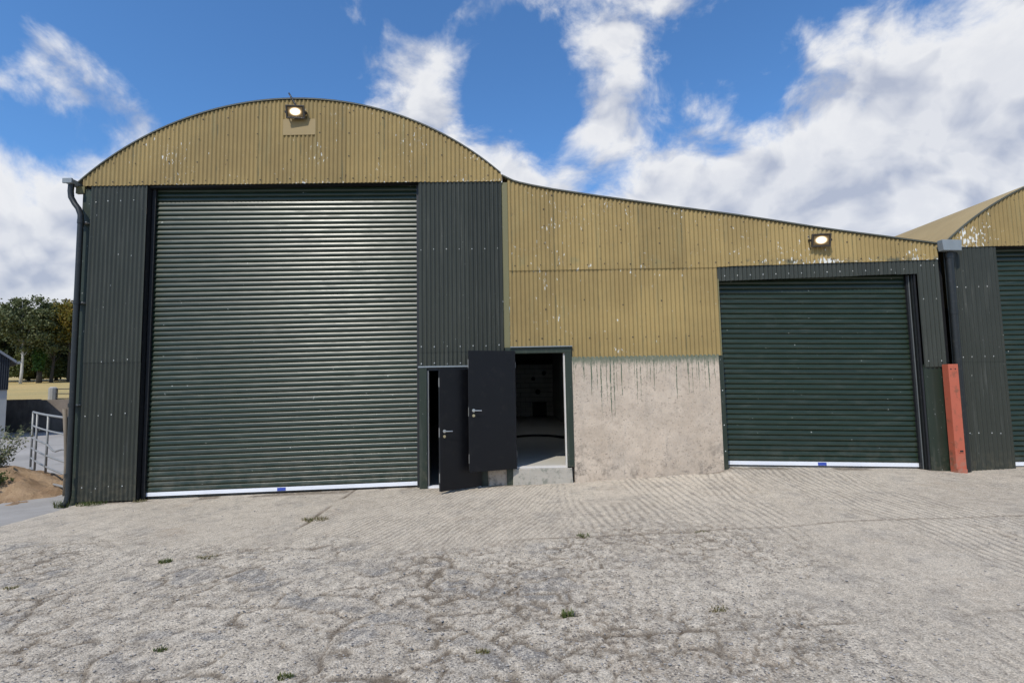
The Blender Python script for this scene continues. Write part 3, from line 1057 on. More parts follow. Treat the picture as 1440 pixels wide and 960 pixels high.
def door_leaf(parent, hinge, ang, wd, z0, z1, name, label, hz):
    """leaf hinged at its right edge; ang is how far it has swung out from the wall"""
    th = 0.045
    mt = Matrix.Translation(Vector(hinge)) @ Matrix.Rotation(ang, 4, 'Z')

    def tf(b):
        b.v = [tuple(mt @ Vector(p)) for p in b.v]
        return b
    # local: leaf runs to -x from the hinge, its visible face at y = -th
    d = tf(MB().box(-wd, 0, -th, 0, z0, z1)).build(name, 'door_paint', parent, bevel=0.004)
    d['label'] = label
    tf(MB().box(-wd - 0.004, -wd, -th + 0.004, -0.004, z0 + 0.02, z1 - 0.02)).build('edge_strip', 'black_steel', d)
    hx = -wd + 0.075
    hd = MB()
    hd.tube([(hx, -th - 0.001, hz), (hx, -th - 0.012, hz)], 0.027, 14)
    hd.tube([(hx, -th - 0.012, hz), (hx, -th - 0.050, hz), (hx + 0.02, -th - 0.056, hz), (hx + 0.125, -th - 0.056, hz - 0.004)], 0.0095, 8)
    tf(hd).build('handle', 'bright_steel', d, smooth=True, auto=40)
    lk = MB().tube([(hx, -th - 0.001, hz - 0.085), (hx, -th - 0.010, hz - 0.085)], 0.024, 14).box(hx - 0.008, hx + 0.008, -th - 0.016, -th - 0.010, hz - 0.105, hz - 0.068)
    tf(lk).build('lock_cylinder', 'brass', d)
    for zz in (z0 + 0.22, hz - 0.02, z1 - 0.22):
        tf(MB().box(-wd - 0.0075, -wd - 0.0042, -th + 0.008, -0.010, zz - 0.075, zz + 0.075)).build('strike_plate', 'galvanised', d)
    for zz in (z0 + 0.25, z1 - 0.25):
        tf(MB().tube([(0.010, -0.006, zz - 0.05), (0.010, -0.006, zz + 0.05)], 0.010, 8)).build('hinge', 'galvanised', d)
    return d


door_leaf(barn, (-0.585, -0.03, 0), math.atan2(0.47, 0.655), 0.80, 0.045, 2.045, 'door', 'lower black door standing ajar beside the tall shutter', 1.02)

# mounting plate, gutter and downpipe
MB().box(-4.10, -3.51, -0.046, -0.040, 6.36, 6.66).build('mounting_plate', 'plate_tan', barn)
g = MB()
n = 10
for (yy) in (-0.16, 15.0):
    for k in range(n + 1):
        a = math.pi * k / n
        g.v.append((-7.87 - 0.085 * math.cos(a), yy, 5.56 - 0.085 * math.sin(a)))
for k in range(n):
    g.f.append((k, n + 1 + k, n + 2 + k, k + 1))
g.f.append(tuple(range(n, -1, -1)))
g.build('gutter', 'gutter_grey', barn)
MB().box(-7.955, -7.785, -0.19, -0.155, 5.485, 5.575).build('gutter_end', 'gutter_grey', barn, bevel=0.006)
dp = MB()
dp.tube([(-7.86, -0.10, 5.50), (-7.865, -0.10, 5.36), (-7.85, -0.10, 5.25), (-7.78, -0.10, 5.13), (-7.71, -0.10, 5.04), (-7.665, -0.10, 4.92), (-7.66, -0.10, 4.75),
         (-7.655, -0.10, 2.5), (-7.64, -0.10, 0.02), (-7.645, -0.12, -0.10), (-7.66, -0.19, -0.15)], [0.047] * 9 + [0.05, 0.05], 14)
for zz in (4.80, 3.35, 1.55, 0.35):
    dp.tube([(-7.658, -0.10, zz - 0.035), (-7.658, -0.10, zz + 0.035)], 0.054, 14)
dp.build('downpipe', 'pipe_paint', barn, smooth=True, auto=40)
for zz in (4.80, 3.35, 1.55):
    MB().box(-7.74, -7.58, -0.075, 0.02, zz - 0.012, zz + 0.012).build('pipe_clip', 'galvanised', barn)
# side, rear and floor of the barn
MB().box(-7.75, -7.70, 0.17, 16, -0.3, 5.5).build('side_wall', 'dark_cladding', barn)
MB().box(-0.128, -0.09, 0.21, 16, -0.3, 5.45).build('side_wall', 'inner_sheet', barn)
MB().prism([(-7.7, -0.3), (-0.13, -0.3)] + [(x, z - .03) for x, z in prof1[::-1]], 15.95, 16).build('rear_wall', 'inner_sheet', barn)
MB().box(-7.7, -0.13, 0.28, 15.9, -0.2, 0.0).build('floor_slab', 'inner_floor', barn)

sc = MB()
for zz in (5.2, 4.2, 3.25, 2.31, 1.37, 0.13):
    for k in range(5):
        x = crest(-7.47 + k * 3 * PITCH)
        if x < -6.57:
            if random.random() > 0.12:
                sc.dome(x + random.uniform(-.008, .008), -0.0275, zz + random.uniform(-.022, .022), random.uniform(0.008, 0.012), 0.007)
for zz in (4.20, 2.46, 2.16):
    for k in range(7):
        x = crest(-1.60 + k * 3 * PITCH)
        if x < -0.16:
            sc.dome(x, -0.0275, zz + random.uniform(-.008, .008), random.uniform(0.008, 0.0115), 0.007)
stuff(sc.build('screws', 'screw_pale', barn))
sc = MB()
random.seed(5)
x = -7.5
while x < -0.25:
    sc.dome(crest(x), -0.0415, 5.535 + random.uniform(-.01, .01), random.uniform(0.011, 0.017), 0.006)
    x += random.choice((3, 3, 4)) * PITCH
x = -7.3
while x < -0.3:
    for zz in (5.92, 6.35, 6.75):
        if zz < arc1(x) - 0.08:
            sc.dome(crest(x) + random.uniform(-.01, .01), -0.0415, zz + random.uniform(-.05, .05), random.uniform(0.011, 0.017), 0.006)
    sc.dome(crest(x + .1), -0.0415, arc1(x + .1) - 0.12, random.uniform(0.011, 0.017), 0.006)
    x += 0.55
stuff(sc.build('screws', 'screw_dark', barn))

# ------------------------------------------------------------------ lean-to
lean = empty('lean_to_shed', (3.7, 0, 0), 'tan sheeted lean-to with a sloping top between the two curved-roof barns', 'shed')
prof2 = [(x, z) for x, z in LT]
roof_mesh(prof2, -0.055, 16, hole=(0.15, 1.75, 4.5, 8.2)).build('roof', 'roof_paint', lean, smooth=True, auto=40)
MB().quad((0.1, 4.4, arc2(0.1) + 0.03), (1.9, 4.4, arc2(1.9) + 0.03), (1.9, 8.3, arc2(1.9) + 0.03), (0.1, 8.3, arc2(0.1) + 0.03)).build('added_fill_panel', 'added_fill_panel', lean)  # unseen translucent panel, added over the roof gap to brighten the room below
SEAM = 3.785
hb = lerp2(3.66, 3.795, 7.57, 3.85)
sheets(-0.03, 7.62, lambda x: SEAM if x < 3.67 else hb(x), lambda x: arc2(x) - 0.006, -0.014, 'tan_paint', lean, 'upper_sheet', seed=6)
sheets(-0.03, 1.06, const(2.415), const(SEAM + 0.06), 0.0, 'tan_paint', lean, 'lower_sheet', seed=7)
sheets(1.06, 3.68, const(2.215), const(SEAM + 0.06), 0.0, 'tan_paint', lean, 'lower_sheet', seed=8)
tr = MB()
for i in range(len(prof2) - 1):
    (xa, za), (xb, zb_) = prof2[i], prof2[i + 1]
    tr.quad((xa, -0.054, za + 0.002), (xb, -0.054, zb_ + 0.002), (xb, -0.054, zb_ + 0.020), (xa, -0.054, za + 0.020))
    tr.quad((xa, -0.054, za + 0.020), (xb, -0.054, zb_ + 0.020), (xb, -0.02, zb_ + 0.026), (xa, -0.02, za + 0.026))
    tr.quad((xa, -0.054, za + 0.002), (xa, 0.0, za + 0.002), (xb, 0.0, zb_ + 0.002), (xb, -0.054, zb_ + 0.002))
tr.build('roof_edge_trim', 'rim_paint', lean)
MB().box(-0.145, -0.034, 0.0, 0.12, 2.42, 5.42).build('stanchion', 'olive_trim', lean)
MB().box(-0.13, -0.025, -0.012, 0.12, -0.05, 2.415).build('door_post', 'green_trim', lean, bevel=0.004)
MB().box(-0.024, 0.048, 0.03, 0.12, 0.34, 2.31).build('door_post', 'black_steel', lean)
MB().box(0.925, 1.045, -0.035, 0.14, 0.335, 2.31).build('door_post', 'green_trim', lean, bevel=0.004)
MB().box(-0.024, 1.045, -0.038, 0.14, 2.312, 2.412).build('door_head', 'green_trim', lean, bevel=0.004)
MB().box(-0.03, 1.055, -0.075, 0.02, 2.414, 2.43).build('drip_flashing', 'gutter_grey', lean)
MB().box(0.900, 0.924, 0.0, 0.10, 0.345, 2.308).build('door_stop', 'white_edge', lean)
MB().box(-0.02, 0.924, 0.0, 0.14, 0.318, 0.345).build('threshold', 'white_edge', lean)
MB().prism([(-0.03, -0.1), (1.02, -0.05), (1.0, 0.315), (-0.02, 0.315)], -0.03, 0.16).build('door_step', 'step_concrete', lean, bevel=0.012)
door_leaf(lean, (0.035, -0.045, 0), math.atan2(0.30, 0.785), 0.845, 0.325, 2.355, 'door', 'upper black door swung back over the wall', 1.345)

# concrete lower wall, slightly uneven
wl = MB()
nx, nz = 60, 44
for j in range(nz + 1):
    for i in range(nx + 1):
        x = 1.046 + (3.632 - 1.046) * i / nx
        z = -0.1 + (2.235 + 0.1) * j / nz
        wl.v.append((x, -0.028 + 0.018 * float(fbm(np.array(x * 2.1), np.array(z * 2.1), 4, 3)), z))
for j in range(nz):
    for i in range(nx):
        a = j * (nx + 1) + i
        wl.f.append((a, a + 1, a + nx + 2, a + nx + 1))
for (xx) in (1.046, 3.632):
    wl.quad((xx, -0.012, -0.1), (xx, 0.20, -0.1), (xx, 0.20, 2.235), (xx, -0.012, 2.235))
wl.quad((1.046, -0.012, 2.235), (3.632, -0.012, 2.235), (3.632, 0.2, 2.235), (1.046, 0.2, 2.235))
wl.build('concrete_wall', 'rendered_concrete', lean, smooth=True, auto=40)
# header sheets, right-hand column of sheeting, panel below
sheets(3.69, 7.235, lerp2(3.69, 3.54, 7.24, 3.61), lambda x: hb(x) + 0.05, 0.006, 'dark_cladding', lean, 'header_sheet', amp=0.0135, seed=9)
sheets(7.235, 7.63, const(1.945), lambda x: hb(x) + 0.05, 0.006, 'dark_cladding', lean, 'cladding_sheet', amp=0.0135, seed=10)
MB().box(7.238, 7.62, 0.012, 0.20, 0.10, 1.99).build('flat_panel', 'green_trim', lean)
MB().box(7.60, 7.74, 0.06, 0.20, 0.10, 4.10).build('corner_post', 'black_steel', lean)
MB().box(7.20, 7.232, 0.02, 0.26, 0.10, 3.64).build('jamb', 'black_steel', lean)
MB().box(3.634, 3.712, -0.02, 0.26, 0.20, 2.21).build('jamb', 'green_trim', lean, bevel=0.004)
MB().box(3.686, 3.706, 0.0, 0.26, 2.212, 3.58).build('jamb', 'olive_trim', lean)
MB().prism([(3.70, 3.56), (7.20, 3.63), (7.20, 3.78), (3.70, 3.78)], 0.03, 0.30).build('lintel', 'black_steel', lean)
gd = MB().box(7.12, 7.15, 0.10, 0.16, 0.17, 3.6)
gd.build('guide_rail', 'black_steel', lean)
MB().box(7.15, 7.162, 0.085, 0.16, 0.17, 3.6).build('guide_rail', 'guide_grey', lean)
MB().box(7.176, 7.196, 0.05, 0.16, 0.17, 3.6).build('guide_rail', 'pipe_paint', lean)
shutter(lean, 3.715, 7.13, YS, 0.365, 0.262, 0.0897, 0.0912, 38, 3.72, 'lower dark green roller shutter in the lean-to', 12)
sc = MB()
for k in range(16):
    x = crest(3.80 + k * 3 * PITCH)
    if x < 7.2:
        sc.dome(x, -0.0215, 3.625 + (x - 3.7) * 0.02, random.uniform(0.007, 0.011), 0.007)
for zz in (3.75, 3.15, 2.05):
    for x in (7.30, 7.53):
        sc.dome(crest(x), -0.0215, zz, random.uniform(0.007, 0.011), 0.007)
for zz in (0.55, 1.0, 1.6):
    sc.dome(3.67, -0.021, zz, 0.010, 0.006)
stuff(sc.build('screws', 'screw_pale', lean))
sc = MB()
random.seed(9)
x = 0.08
while x < 7.5:
    sc.dome(crest(x), -0.0375, (SEAM + 0.09 if x < 3.6 else hb(x) + 0.07) + random.uniform(-.012, .012), random.uniform(0.011, 0.017), 0.006)
    if x < 3.6:
        sc.dome(crest(x), -0.0235, 2.55 + random.uniform(-.02, .02), random.uniform(0.011, 0.017), 0.006)
    x += random.choice((3, 4)) * PITCH
x = 0.6
while x < 7.4:
    for zz in (4.25, 4.55, 4.95):
        if zz < arc2(x) - 0.1:
            sc.dome(crest(x), -0.0375, zz + random.uniform(-.06, .06), random.uniform(0.011, 0.017), 0.006)
    if x < 3.5:
        sc.dome(crest(x), -0.0235, 3.15 + random.uniform(-.1, .1), random.uniform(0.011, 0.017), 0.006)
    sc.dome(crest(x + .2), -0.0375, arc2(x + .2) - 0.1, random.uniform(0.011, 0.017), 0.006)
    x += 0.68
stuff(sc.build('screws', 'screw_dark', lean))
# room behind the open door
MB().box(-0.088, 7.6, 0.162, 15.6, 0.15, 0.334).build('floor_slab', 'inner_floor', lean)
MB().box(1.85, 1.95, 1.6, 15.3, 0.335, 4.0).build('partition_wall', 'inner_block', lean)
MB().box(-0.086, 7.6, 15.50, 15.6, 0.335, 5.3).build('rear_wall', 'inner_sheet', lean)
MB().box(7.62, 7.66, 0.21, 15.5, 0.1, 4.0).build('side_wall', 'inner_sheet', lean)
bm_ = MB().box(-0.215, 0.215, 0, 0.1, 0, 0.205)
bme = bm_.mesh('block')
bme.materials.append(MAT['inner_block'])
rnd = random.Random(3)
for j in range(11):
    for i in range(5):
        x = 0.13 + i * 0.44 + (0.22 if j % 2 else 0)
        if x > 2.2:
            continue
        o = link('block', bme, None, lean)
        o.location = (x, 15.38 + rnd.uniform(-.008, .008), 0.338 + j * 0.217)
for (x, z, r_) in ((0.95, 2.05, 0.09), (1.45, 2.3, 0.10), (1.15, 1.45, 0.12)):
    MB().tube([(x, 15.34, z), (x, 15.39, z)], r_, 14).build('wall_vent', 'cabinet_dark', lean)
for k in range(5):
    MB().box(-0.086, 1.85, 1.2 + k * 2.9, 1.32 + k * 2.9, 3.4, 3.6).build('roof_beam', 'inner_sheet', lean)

cab = empty('cabinet', (1.2, 15.1, 0.335), 'dark low cabinet against the back wall seen through the open doorway', 'cabinet')
MB().box(0.9, 1.5, 14.85, 15.3, 0.336, 0.95).build('body', 'cabinet_dark', cab, bevel=0.01)
MB().box(0.88, 1.52, 14.82, 15.3, 0.952, 0.985).build('top', 'cabinet_dark', cab)
for xx in (0.92, 1.21):
    MB().box(xx, xx + 0.27, 14.835, 14.849, 0.38, 0.93).build('panel', 'inner_sheet', cab)
hp = []
for k in range(26):
    t_ = k / 25
    hp.append((-0.05 + 1.88 * t_, 5.15 + 0.9 * math.sin(t_ * 2.4) - 2.2 * t_ * t_, 0.37))
hs = MB().tube(hp, 0.032, 8).build('hose', 'rubber', None, smooth=True)
tag(hs, 'black hose curving over the concrete floor inside the doorway', 'hose')

# ------------------------------------------------------------------ second barn at the right
nb = empty('round_roof_barn', (11.6, 0, 0), 'second curved-roof barn cut off by the right edge of the picture', 'barn')
CX3, CZ3 = 11.58, 4.15 - (1.39 - 5.57) * 0 + 1.47 - 5.65
prof3 = [(CX3 + CR * math.sin(a), CZ3 + CR * math.cos(a)) for a in np.linspace(-0.735, 0.735, 48)]


def arc3(x):
    return CZ3 + math.sqrt(max(CR * CR - (x - CX3) ** 2, 0.01))


roof_mesh(prof3, -0.055, 17).build('roof', 'roof_paint', nb, smooth=True, auto=40)
sheets(7.80, 15.3, const(4.075), lambda x: arc3(x) - 0.006, -0.018, 'tan_paint', nb, 'gable_sheet', seed=13)
tr = MB()
for i in range(len(prof3) - 1):
    (xa, za), (xb, zb_) = prof3[i], prof3[i + 1]
    tr.quad((xa, -0.054, za + 0.002), (xb, -0.054, zb_ + 0.002), (xb, -0.054, zb_ + 0.020), (xa, -0.054, za + 0.020))
    tr.quad((xa, -0.054, za + 0.020), (xb, -0.054, zb_ + 0.020), (xb, -0.02, zb_ + 0.026), (xa, -0.02, za + 0.026))
tr.build('roof_edge_trim', 'rim_paint', nb)
sheets(7.745, 8.675, const(2.02), const(4.11), 0.0, 'dark_cladding', nb, 'cladding_sheet', wave=14, amp=0.0135, seed=14)
sheets(7.745, 8.675, lerp2(7.7, 0.13, 8.7, 0.165), const(2.07), 0.006, 'dark_cladding', nb, 'cladding_sheet', wave=14, amp=0.0135, seed=15)
sheets(12.7, 15.3, const(0.17), const(4.11), 0.0, 'dark_cladding', nb, 'cladding_sheet', amp=0.0135, seed=16)
MB().box(8.66, 8.677, 0.012, 0.3, 0.1, 4.2).build('jamb', 'black_steel', nb)
MB().box(12.70, 12.72, 0.012, 0.3, 0.1, 4.2).build('jamb', 'black_steel', nb)
MB().box(8.677, 12.7, 0.03, 0.3, 4.07, 4.25).build('lintel', 'black_steel', nb)
shutter(nb, 8.69, 12.69, YS, 0.25, 0.25, 0.0895, 0.0895, 43, 4.2, 'dark green roller shutter at the right edge', 17)
MB().box(7.70, 7.74, 0.21, 17, 0, 4.2).build('side_wall', 'inner_sheet', nb)
MB().box(15.3, 15.34, 0.0, 17, 0, 4.2).build('side_wall', 'inner_sheet', nb)
MB().prism([(7.75, 0), (15.3, 0)] + [(x, z - .03) for x, z in prof3[::-1]], 16.95, 17).build('rear_wall', 'inner_sheet', nb)
hp = MB()
hp.prism([(7.585, 3.975), (7.90, 3.965), (7.915, 4.155), (7.57, 4.165)], -0.22, -0.10)
hp.build('gutter_end', 'gutter_grey', nb, bevel=0.006)
MB().box(7.62, 7.86, -0.10, 15, 4.03, 4.11).build('gutter', 'gutter_grey', nb)
dp = MB().tube([(7.775, -0.09, 4.0), (7.770, -0.09, 3.0), (7.765, -0.09, 1.2), (7.765, -0.09, 0.15)], 0.062, 14)
for zz in (3.9, 2.9, 1.3):
    dp.tube([(7.77, -0.09, zz - .04), (7.77, -0.09, zz + .04)], 0.070, 14)
dp.build('downpipe', 'pipe_paint', nb, smooth=True, auto=40)
sc = MB()
for zz in (3.35, 2.11, 0.78):
    for k in range(5):
        x = crest(7.90 + k * 2.6 * PITCH)
        if x < 8.66:
            sc.dome(x, -0.0275, zz + random.uniform(-.008, .008), random.uniform(0.008, 0.0115), 0.007)
stuff(sc.build('screws', 'screw_pale', nb))
sc = MB()
for k in range(26):
    sc.dome(crest(8.0 + k * 0.27), -0.0415, 4.14, random.uniform(0.011, 0.017), 0.006)
for k in range(12):
    sc.dome(crest(8.6 + k * 0.5), -0.0415, arc3(8.6 + k * 0.5) - 0.14, random.uniform(0.011, 0.017), 0.006)
stuff(sc.build('screws', 'screw_dark', nb))

# red steel post
rp = empty('steel_post', (7.6, -0.1, 0.13), 'red oxide painted steel post standing before the right-hand downpipe', 'post')
b = MB()
x0, x1, y0, y1, zb0, zt0 = 7.525, 7.695, -0.17, -0.04, 0.06, 1.985
b.box(x0, x1, y0, y0 + 0.012, zb0, zt0)
b.box(x0, x0 + 0.012, y0 + 0.0125, y1, zb0, zt0)
b.box(x1 - 0.012, x1, y0 + 0.0125, y1, zb0, zt0)
b.build('channel', 'red_oxide', rp)
b = MB()
for xx in (7.57, 7.645):
    b.dome(xx, y0 - 0.001, 1.90, 0.013, 0.002, 10)
b.build('bolt_hole', 'rubber', rp)
MB().box(7.585, 7.665, y0 - 0.008, y0 - 0.001, 0.475, 0.535).build('latch_plate', 'red_oxide', rp)
MB().box(7.60, 7.655, y0 - 0.012, y0 - 0.0085, 0.488, 0.515).build('keeper_slot', 'rubber', rp)
MB().box(7.53, 7.69, -0.19, -0.171, 0.10, 0.20).build('foot', 'red_oxide', rp)


# ------------------------------------------------------------------ floodlights
def floodlight(loc, yaw, tilt, label, cable):
    t0 = empty('floodlight', loc, label, 'floodlight', 'lit floodlights on the sheeting')
    mt = Matrix.Translation(Vector(loc)) @ Matrix.Rotation(yaw, 4, 'Z') @ Matrix.Rotation(tilt, 4, 'X')

    def tf(b):
        b.v = [tuple(mt @ Vector(p)) for p in b.v]
        return b
    # housing: shallow tray with a sloping back
    b = MB()
    fr = [(-0.165, -0.115), (0.165, -0.115), (0.165, 0.115), (-0.165, 0.115)]
    bk = [(-0.10, -0.07), (0.10, -0.07), (0.10, 0.07), (-0.10, 0.07)]
    inn = [(-0.142, -0.092), (0.142, -0.092), (0.142, 0.092), (-0.142, 0.092)]
    b.v = [(p[0], -0.03, p[1]) for p in fr] + [(p[0], 0.0, p[1]) for p in fr] + [(p[0], 0.06, p[1]) for p in bk] + \
          [(p[0], -0.03, p[1]) for p in inn] + [(p[0] * .93, -0.012, p[1] * .9) for p in inn]
    for k in range(4):
        k2 = (k + 1) % 4
        b.f += [(k2, k, 4 + k, 4 + k2), (4 + k2, 4 + k, 8 + k, 8 + k2), (k, k2, 12 + k2, 12 + k), (12 + k, 12 + k2, 16 + k2, 16 + k)]
    b.f += [(11, 10, 9, 8), (16, 17, 18, 19)]
    tf(b).build('housing', 'lamp_body', t0, bevel=0.004)
    tf(MB().box(-0.130, 0.130, -0.022, -0.019, -0.082, 0.082)).build('lens', 'lit_lens', t0)
    br = MB().box(-0.185, -0.175, -0.01, 0.09, -0.02, 0.02).box(0.175, 0.185, -0.01, 0.09, -0.02, 0.02).box(-0.185, 0.185, 0.0905, 0.10, -0.02, 0.02)
    tf(br).build('bracket', 'black_steel', t0)
    tf(MB().tube([(-0.19, 0, 0), (-0.165, 0, 0)], 0.012, 8).tube([(0.165, 0, 0), (0.19, 0, 0)], 0.012, 8)).build('pivot_bolt', 'black_steel', t0)
    if cable:
        MB().tube(cable, 0.014, 8).build('cable_arm', 'black_steel', t0, smooth=True)
    return t0


floodlight((-3.84, -0.135, 6.745), 0.10, R(16), 'lit floodlight near the top of the curved gable', [(-3.83, -0.12, 6.83), (-3.87, -0.10, 6.93), (-3.94, -0.09, 7.05), (-3.985, -0.09, 7.13)])
floodlight((5.50, -0.125, 4.215), -0.10, R(16), 'lit floodlight on the lean-to above the smaller shutter', None)

# ------------------------------------------------------------------ left side: gate, sand, weeds
gt = empty('metal_gate', (-8.75, 1.2, -0.15), 'bent galvanised field gate standing open beside the barn corner', 'gate')
GA, GB_ = Vector((-8.58, 0.95, 0)), Vector((-11.40, 3.35, 0))
gd_ = GB_ - GA


def gp(s, z, bow=0.0):
    p = GA + gd_ * s
    off = 0.06 * math.sin(math.pi * s)
    return (p.x - off * 0.6 + 0.05 * (1 - abs(z - .75) / .75) * (s < 0.02), p.y - off * 0.5, z - 0.12 + 0.05 * s)


zl = [0.10, 0.33, 0.56, 0.80, 1.08, 1.40]
for zi, z in enumerate(zl):
    pts = []
    for k in range(15):
        s = k / 14
        sag = -0.10 * math.exp(-((s - 0.25) / 0.12) ** 2) if zi == 3 else (-0.07 * math.sin(math.pi * s) if zi == 0 else 0)
        pts.append(gp(s, z + sag))
    MB().tube(pts, 0.024 if zi in (0, 5) else 0.019, 8).build('rail', 'galvanised', gt, smooth=True)
for s in (0.0, 0.43, 0.80, 1.0):
    MB().tube([gp(s, zl[0] + 0.02), gp(s, 0.75), gp(s, 1.40)], 0.022, 8).build('upright', 'galvanised', gt, smooth=True)
wp_ = MB().tube([(-8.53, 0.90, -0.25), (-8.53, 0.90, 0.4), (-8.56, 0.90, 0.9), (-8.61, 0.90, 1.46)], [0.034, 0.032, 0.032, 0.036], 8).build('gate_post', 'timber_grey', None, smooth=True)
tag(wp_, 'weathered leaning post between the bent gate and the barn', 'post')


def heap(name, cx, cy, rx, ry, h, m, label, cat, seed):
    n = 56
    xs = np.linspace(-1.25, 1.25, n)
    X, Y = np.meshgrid(xs, xs)
    rr = np.hypot(X, Y) * (1 + 0.35 * (fbm(X * 1.6 + 9, Y * 1.6 + 9, 3, seed) - 0.5))
    H = h * smooth01((1.05 - rr) / 1.05) + (fbm(X * 7 + 20, Y * 7 + 20, 4, seed + 4) - 0.5) * 0.75 * h * smooth01((1.15 - rr) / 0.4) - 0.03 - 0.09 * smooth01((rr - .95) / .25)
    WX, WY = cx + X * rx, cy + Y * ry
    Z = np.interp(WX, GX, GZ) - 0.02 + H
    b = MB()
    b.v = [tuple(p) for p in np.stack([WX, WY, Z], -1).reshape(-1, 3)]
    for j in range(n - 1):
        for i in range(n - 1):
            a = j * n + i
            b.f.append((a, a + 1, a + n + 1, a + n))
    return tag(b.build(name, m, None, smooth=True), label, cat)


heap('sand_heap', -10.3, 1.35, 2.0, 1.75, 0.50, 'sand', 'low heap of orange sand spread under the bent gate', 'sand heap', 50)


def leaves(pts, size, rnd, up=0.0, asp=1.0):
    """one rhombic leaf at each point; returns an MB"""
    n = len(pts)
    a = rnd.randn(n, 3)
    a /= np.linalg.norm(a, axis=1)[:, None]
    c = rnd.randn(n, 3)
    c -= (c * a).sum(1)[:, None] * a
    c /= np.linalg.norm(c, axis=1)[:, None]
    if up:
        a[:, 2] += up
        a /= np.linalg.norm(a, axis=1)[:, None]
    s = size * rnd.uniform(0.6, 1.3, (n, 1))
    q = np.stack([pts - a * s, pts + c * s * 0.5 * asp, pts + a * s, pts - c * s * 0.5 * asp], 1).reshape(-1, 3)
    b = MB()
    b.v = [tuple(p) for p in q]
    b.f = [(4 * i, 4 * i + 1, 4 * i + 2, 4 * i + 3) for i in range(n)]
    return b


def weed(base, h, spread, n_stem, label, seed, m='leaf_weed'):
    t0 = empty('weed_plant', base, label, 'weed')
    rnd = np.random.RandomState(seed)
    st = MB()
    P = []
    B = Vector(base)
    for k in range(n_stem):
        a = rnd.uniform(0, 2 * math.pi)
        l = h * rnd.uniform(0.55, 1.0)
        out = spread * rnd.uniform(0.2, 1.0)
        pts = []
        for q in range(6):
            s = q / 5
            pts.append(B + Vector((math.cos(a) * out * s ** 1.4, math.sin(a) * out * s ** 1.4, l * s)))
        st.tube(pts, [0.008 * (1 - 0.8 * q / 5) for q in range(6)], 5, cap=False)
        for q in range(34):
            s = rnd.uniform(0.12, 1.0)
            p = B + Vector((math.cos(a) * out * s ** 1.4, math.sin(a) * out * s ** 1.4, l * s))
            P.append(np.array(p) + rnd.randn(3) * 0.045)
    st.build('stems', 'leaf_weed', t0)
    leaves(np.array(P), 0.042, rnd, 0.5).build('foliage', m, t0)
    return t0


weed((-10.55, 1.5, 0.05), 1.1, 0.68, 60, 'tall grey-green weed growing on the sand left of the gate', 1)
weed((-11.6, 1.2, 0.0), 0.55, 0.4, 14, 'short weed at the left picture edge on the sand', 2)
weed((-9.75, 0.75, 0.0), 0.30, 0.28, 12, 'small green weed at the foot of the bent gate', 3, 'leaf_bramble')


def tuft(x, y, r, h, n, m, label, seed, z=None):
    rnd = np.random.RandomState(seed)
    b = MB()
    for k in range(n):
        a = rnd.uniform(0, 2 * math.pi)
        d = r * math.sqrt(rnd.uniform(0, 1))
        px, py = x + math.cos(a) * d * 1.3, y + math.sin(a) * d * 0.7
        pz = (yard_h(px, py) if z is None else z) - 0.004
        l = h * rnd.uniform(0.4, 1.0)
        a2 = rnd.uniform(0, 2 * math.pi)
        o = l * rnd.uniform(0.3, 1.1)
        wd = 0.0028 + 0.002 * rnd.rand()
        p0 = Vector((px, py, pz))
        side = Vector((-math.sin(a2), math.cos(a2), 0)) * wd
        p1 = p0 + Vector((math.cos(a2) * o * 0.4, math.sin(a2) * o * 0.4, l * 0.65))
        p2 = p0 + Vector((math.cos(a2) * o, math.sin(a2) * o, l))
        i = len(b.v)
        b.v += [tuple(p0 - side), tuple(p0 + side), tuple(p1 + side * .8), tuple(p1 - side * .8), tuple(p2)]
        b.f += [(i, i + 1, i + 2, i + 3), (i + 3, i + 2, i + 4)]
    o = b.build('grass_tuft', m, None)
    return tag(o, label, 'grass tuft', 'tufts in the yard')


def pix_ground(px, py):
    d = ray(px, py)
    z = 0.0
    for _ in range(4):
        t = (z - CAM.z) / d.z
        p = CAM + d * t
        z = float(ground_z(p.x, p.y))
    return p.x, p.y


TUFTS = [(444, 731, 0.15, 0.06, 150, 'blade_dry', 'widest dry tuft in the joint before the tall shutter'),
         (232, 790, 0.06, 0.05, 90, 'blade_green', 'green tuft in the worn concrete below the left cladding'),
         (292, 783, 0.10, 0.035, 80, 'blade_dry', 'flat dry tuft right beside a green one in worn concrete'),
         (820, 753, 0.06, 0.045, 70, 'blade_green', 'small green tuft on the joint below the doorway step'),
         (798, 864, 0.045, 0.06, 90, 'blade_green', 'upright tuft with a pale stone, centre foreground'),
         (1010, 856, 0.06, 0.03, 60, 'blade_dry', 'low dry tuft in the right foreground'),
         (986, 746, 0.06, 0.025, 40, 'blade_dry', 'tiny dry tuft on the joint before the smaller shutter'),
         (226, 914, 0.035, 0.03, 60, 'blade_green', 'green tuft lower left in the foreground concrete'),
         (402, 953, 0.04, 0.035, 60, 'blade_green', 'green tuft at the bottom edge of the picture'),
         (678, 917, 0.035, 0.03, 50, 'blade_dry', 'faint tuft low in the centre foreground'),
         (14, 826, 0.06, 0.03, 60, 'blade_dry', 'brown tuft at the far left edge of the yard')]
for i, (px, py, r_, h_, n_, m_, lb) in enumerate(TUFTS):
    x, y = pix_ground(px, py)
    tuft(x, y, r_, h_, n_, m_, lb, 100 + i)
tuft(-7.25, -0.10, 0.20, 0.07, 240, 'blade_green', 'strip of green grass at the foot of the left cladding', 130)
tuft(-7.70, -0.16, 0.09, 0.16, 90, 'blade_green', 'grass at the foot of the left downpipe', 131, z=-0.17)
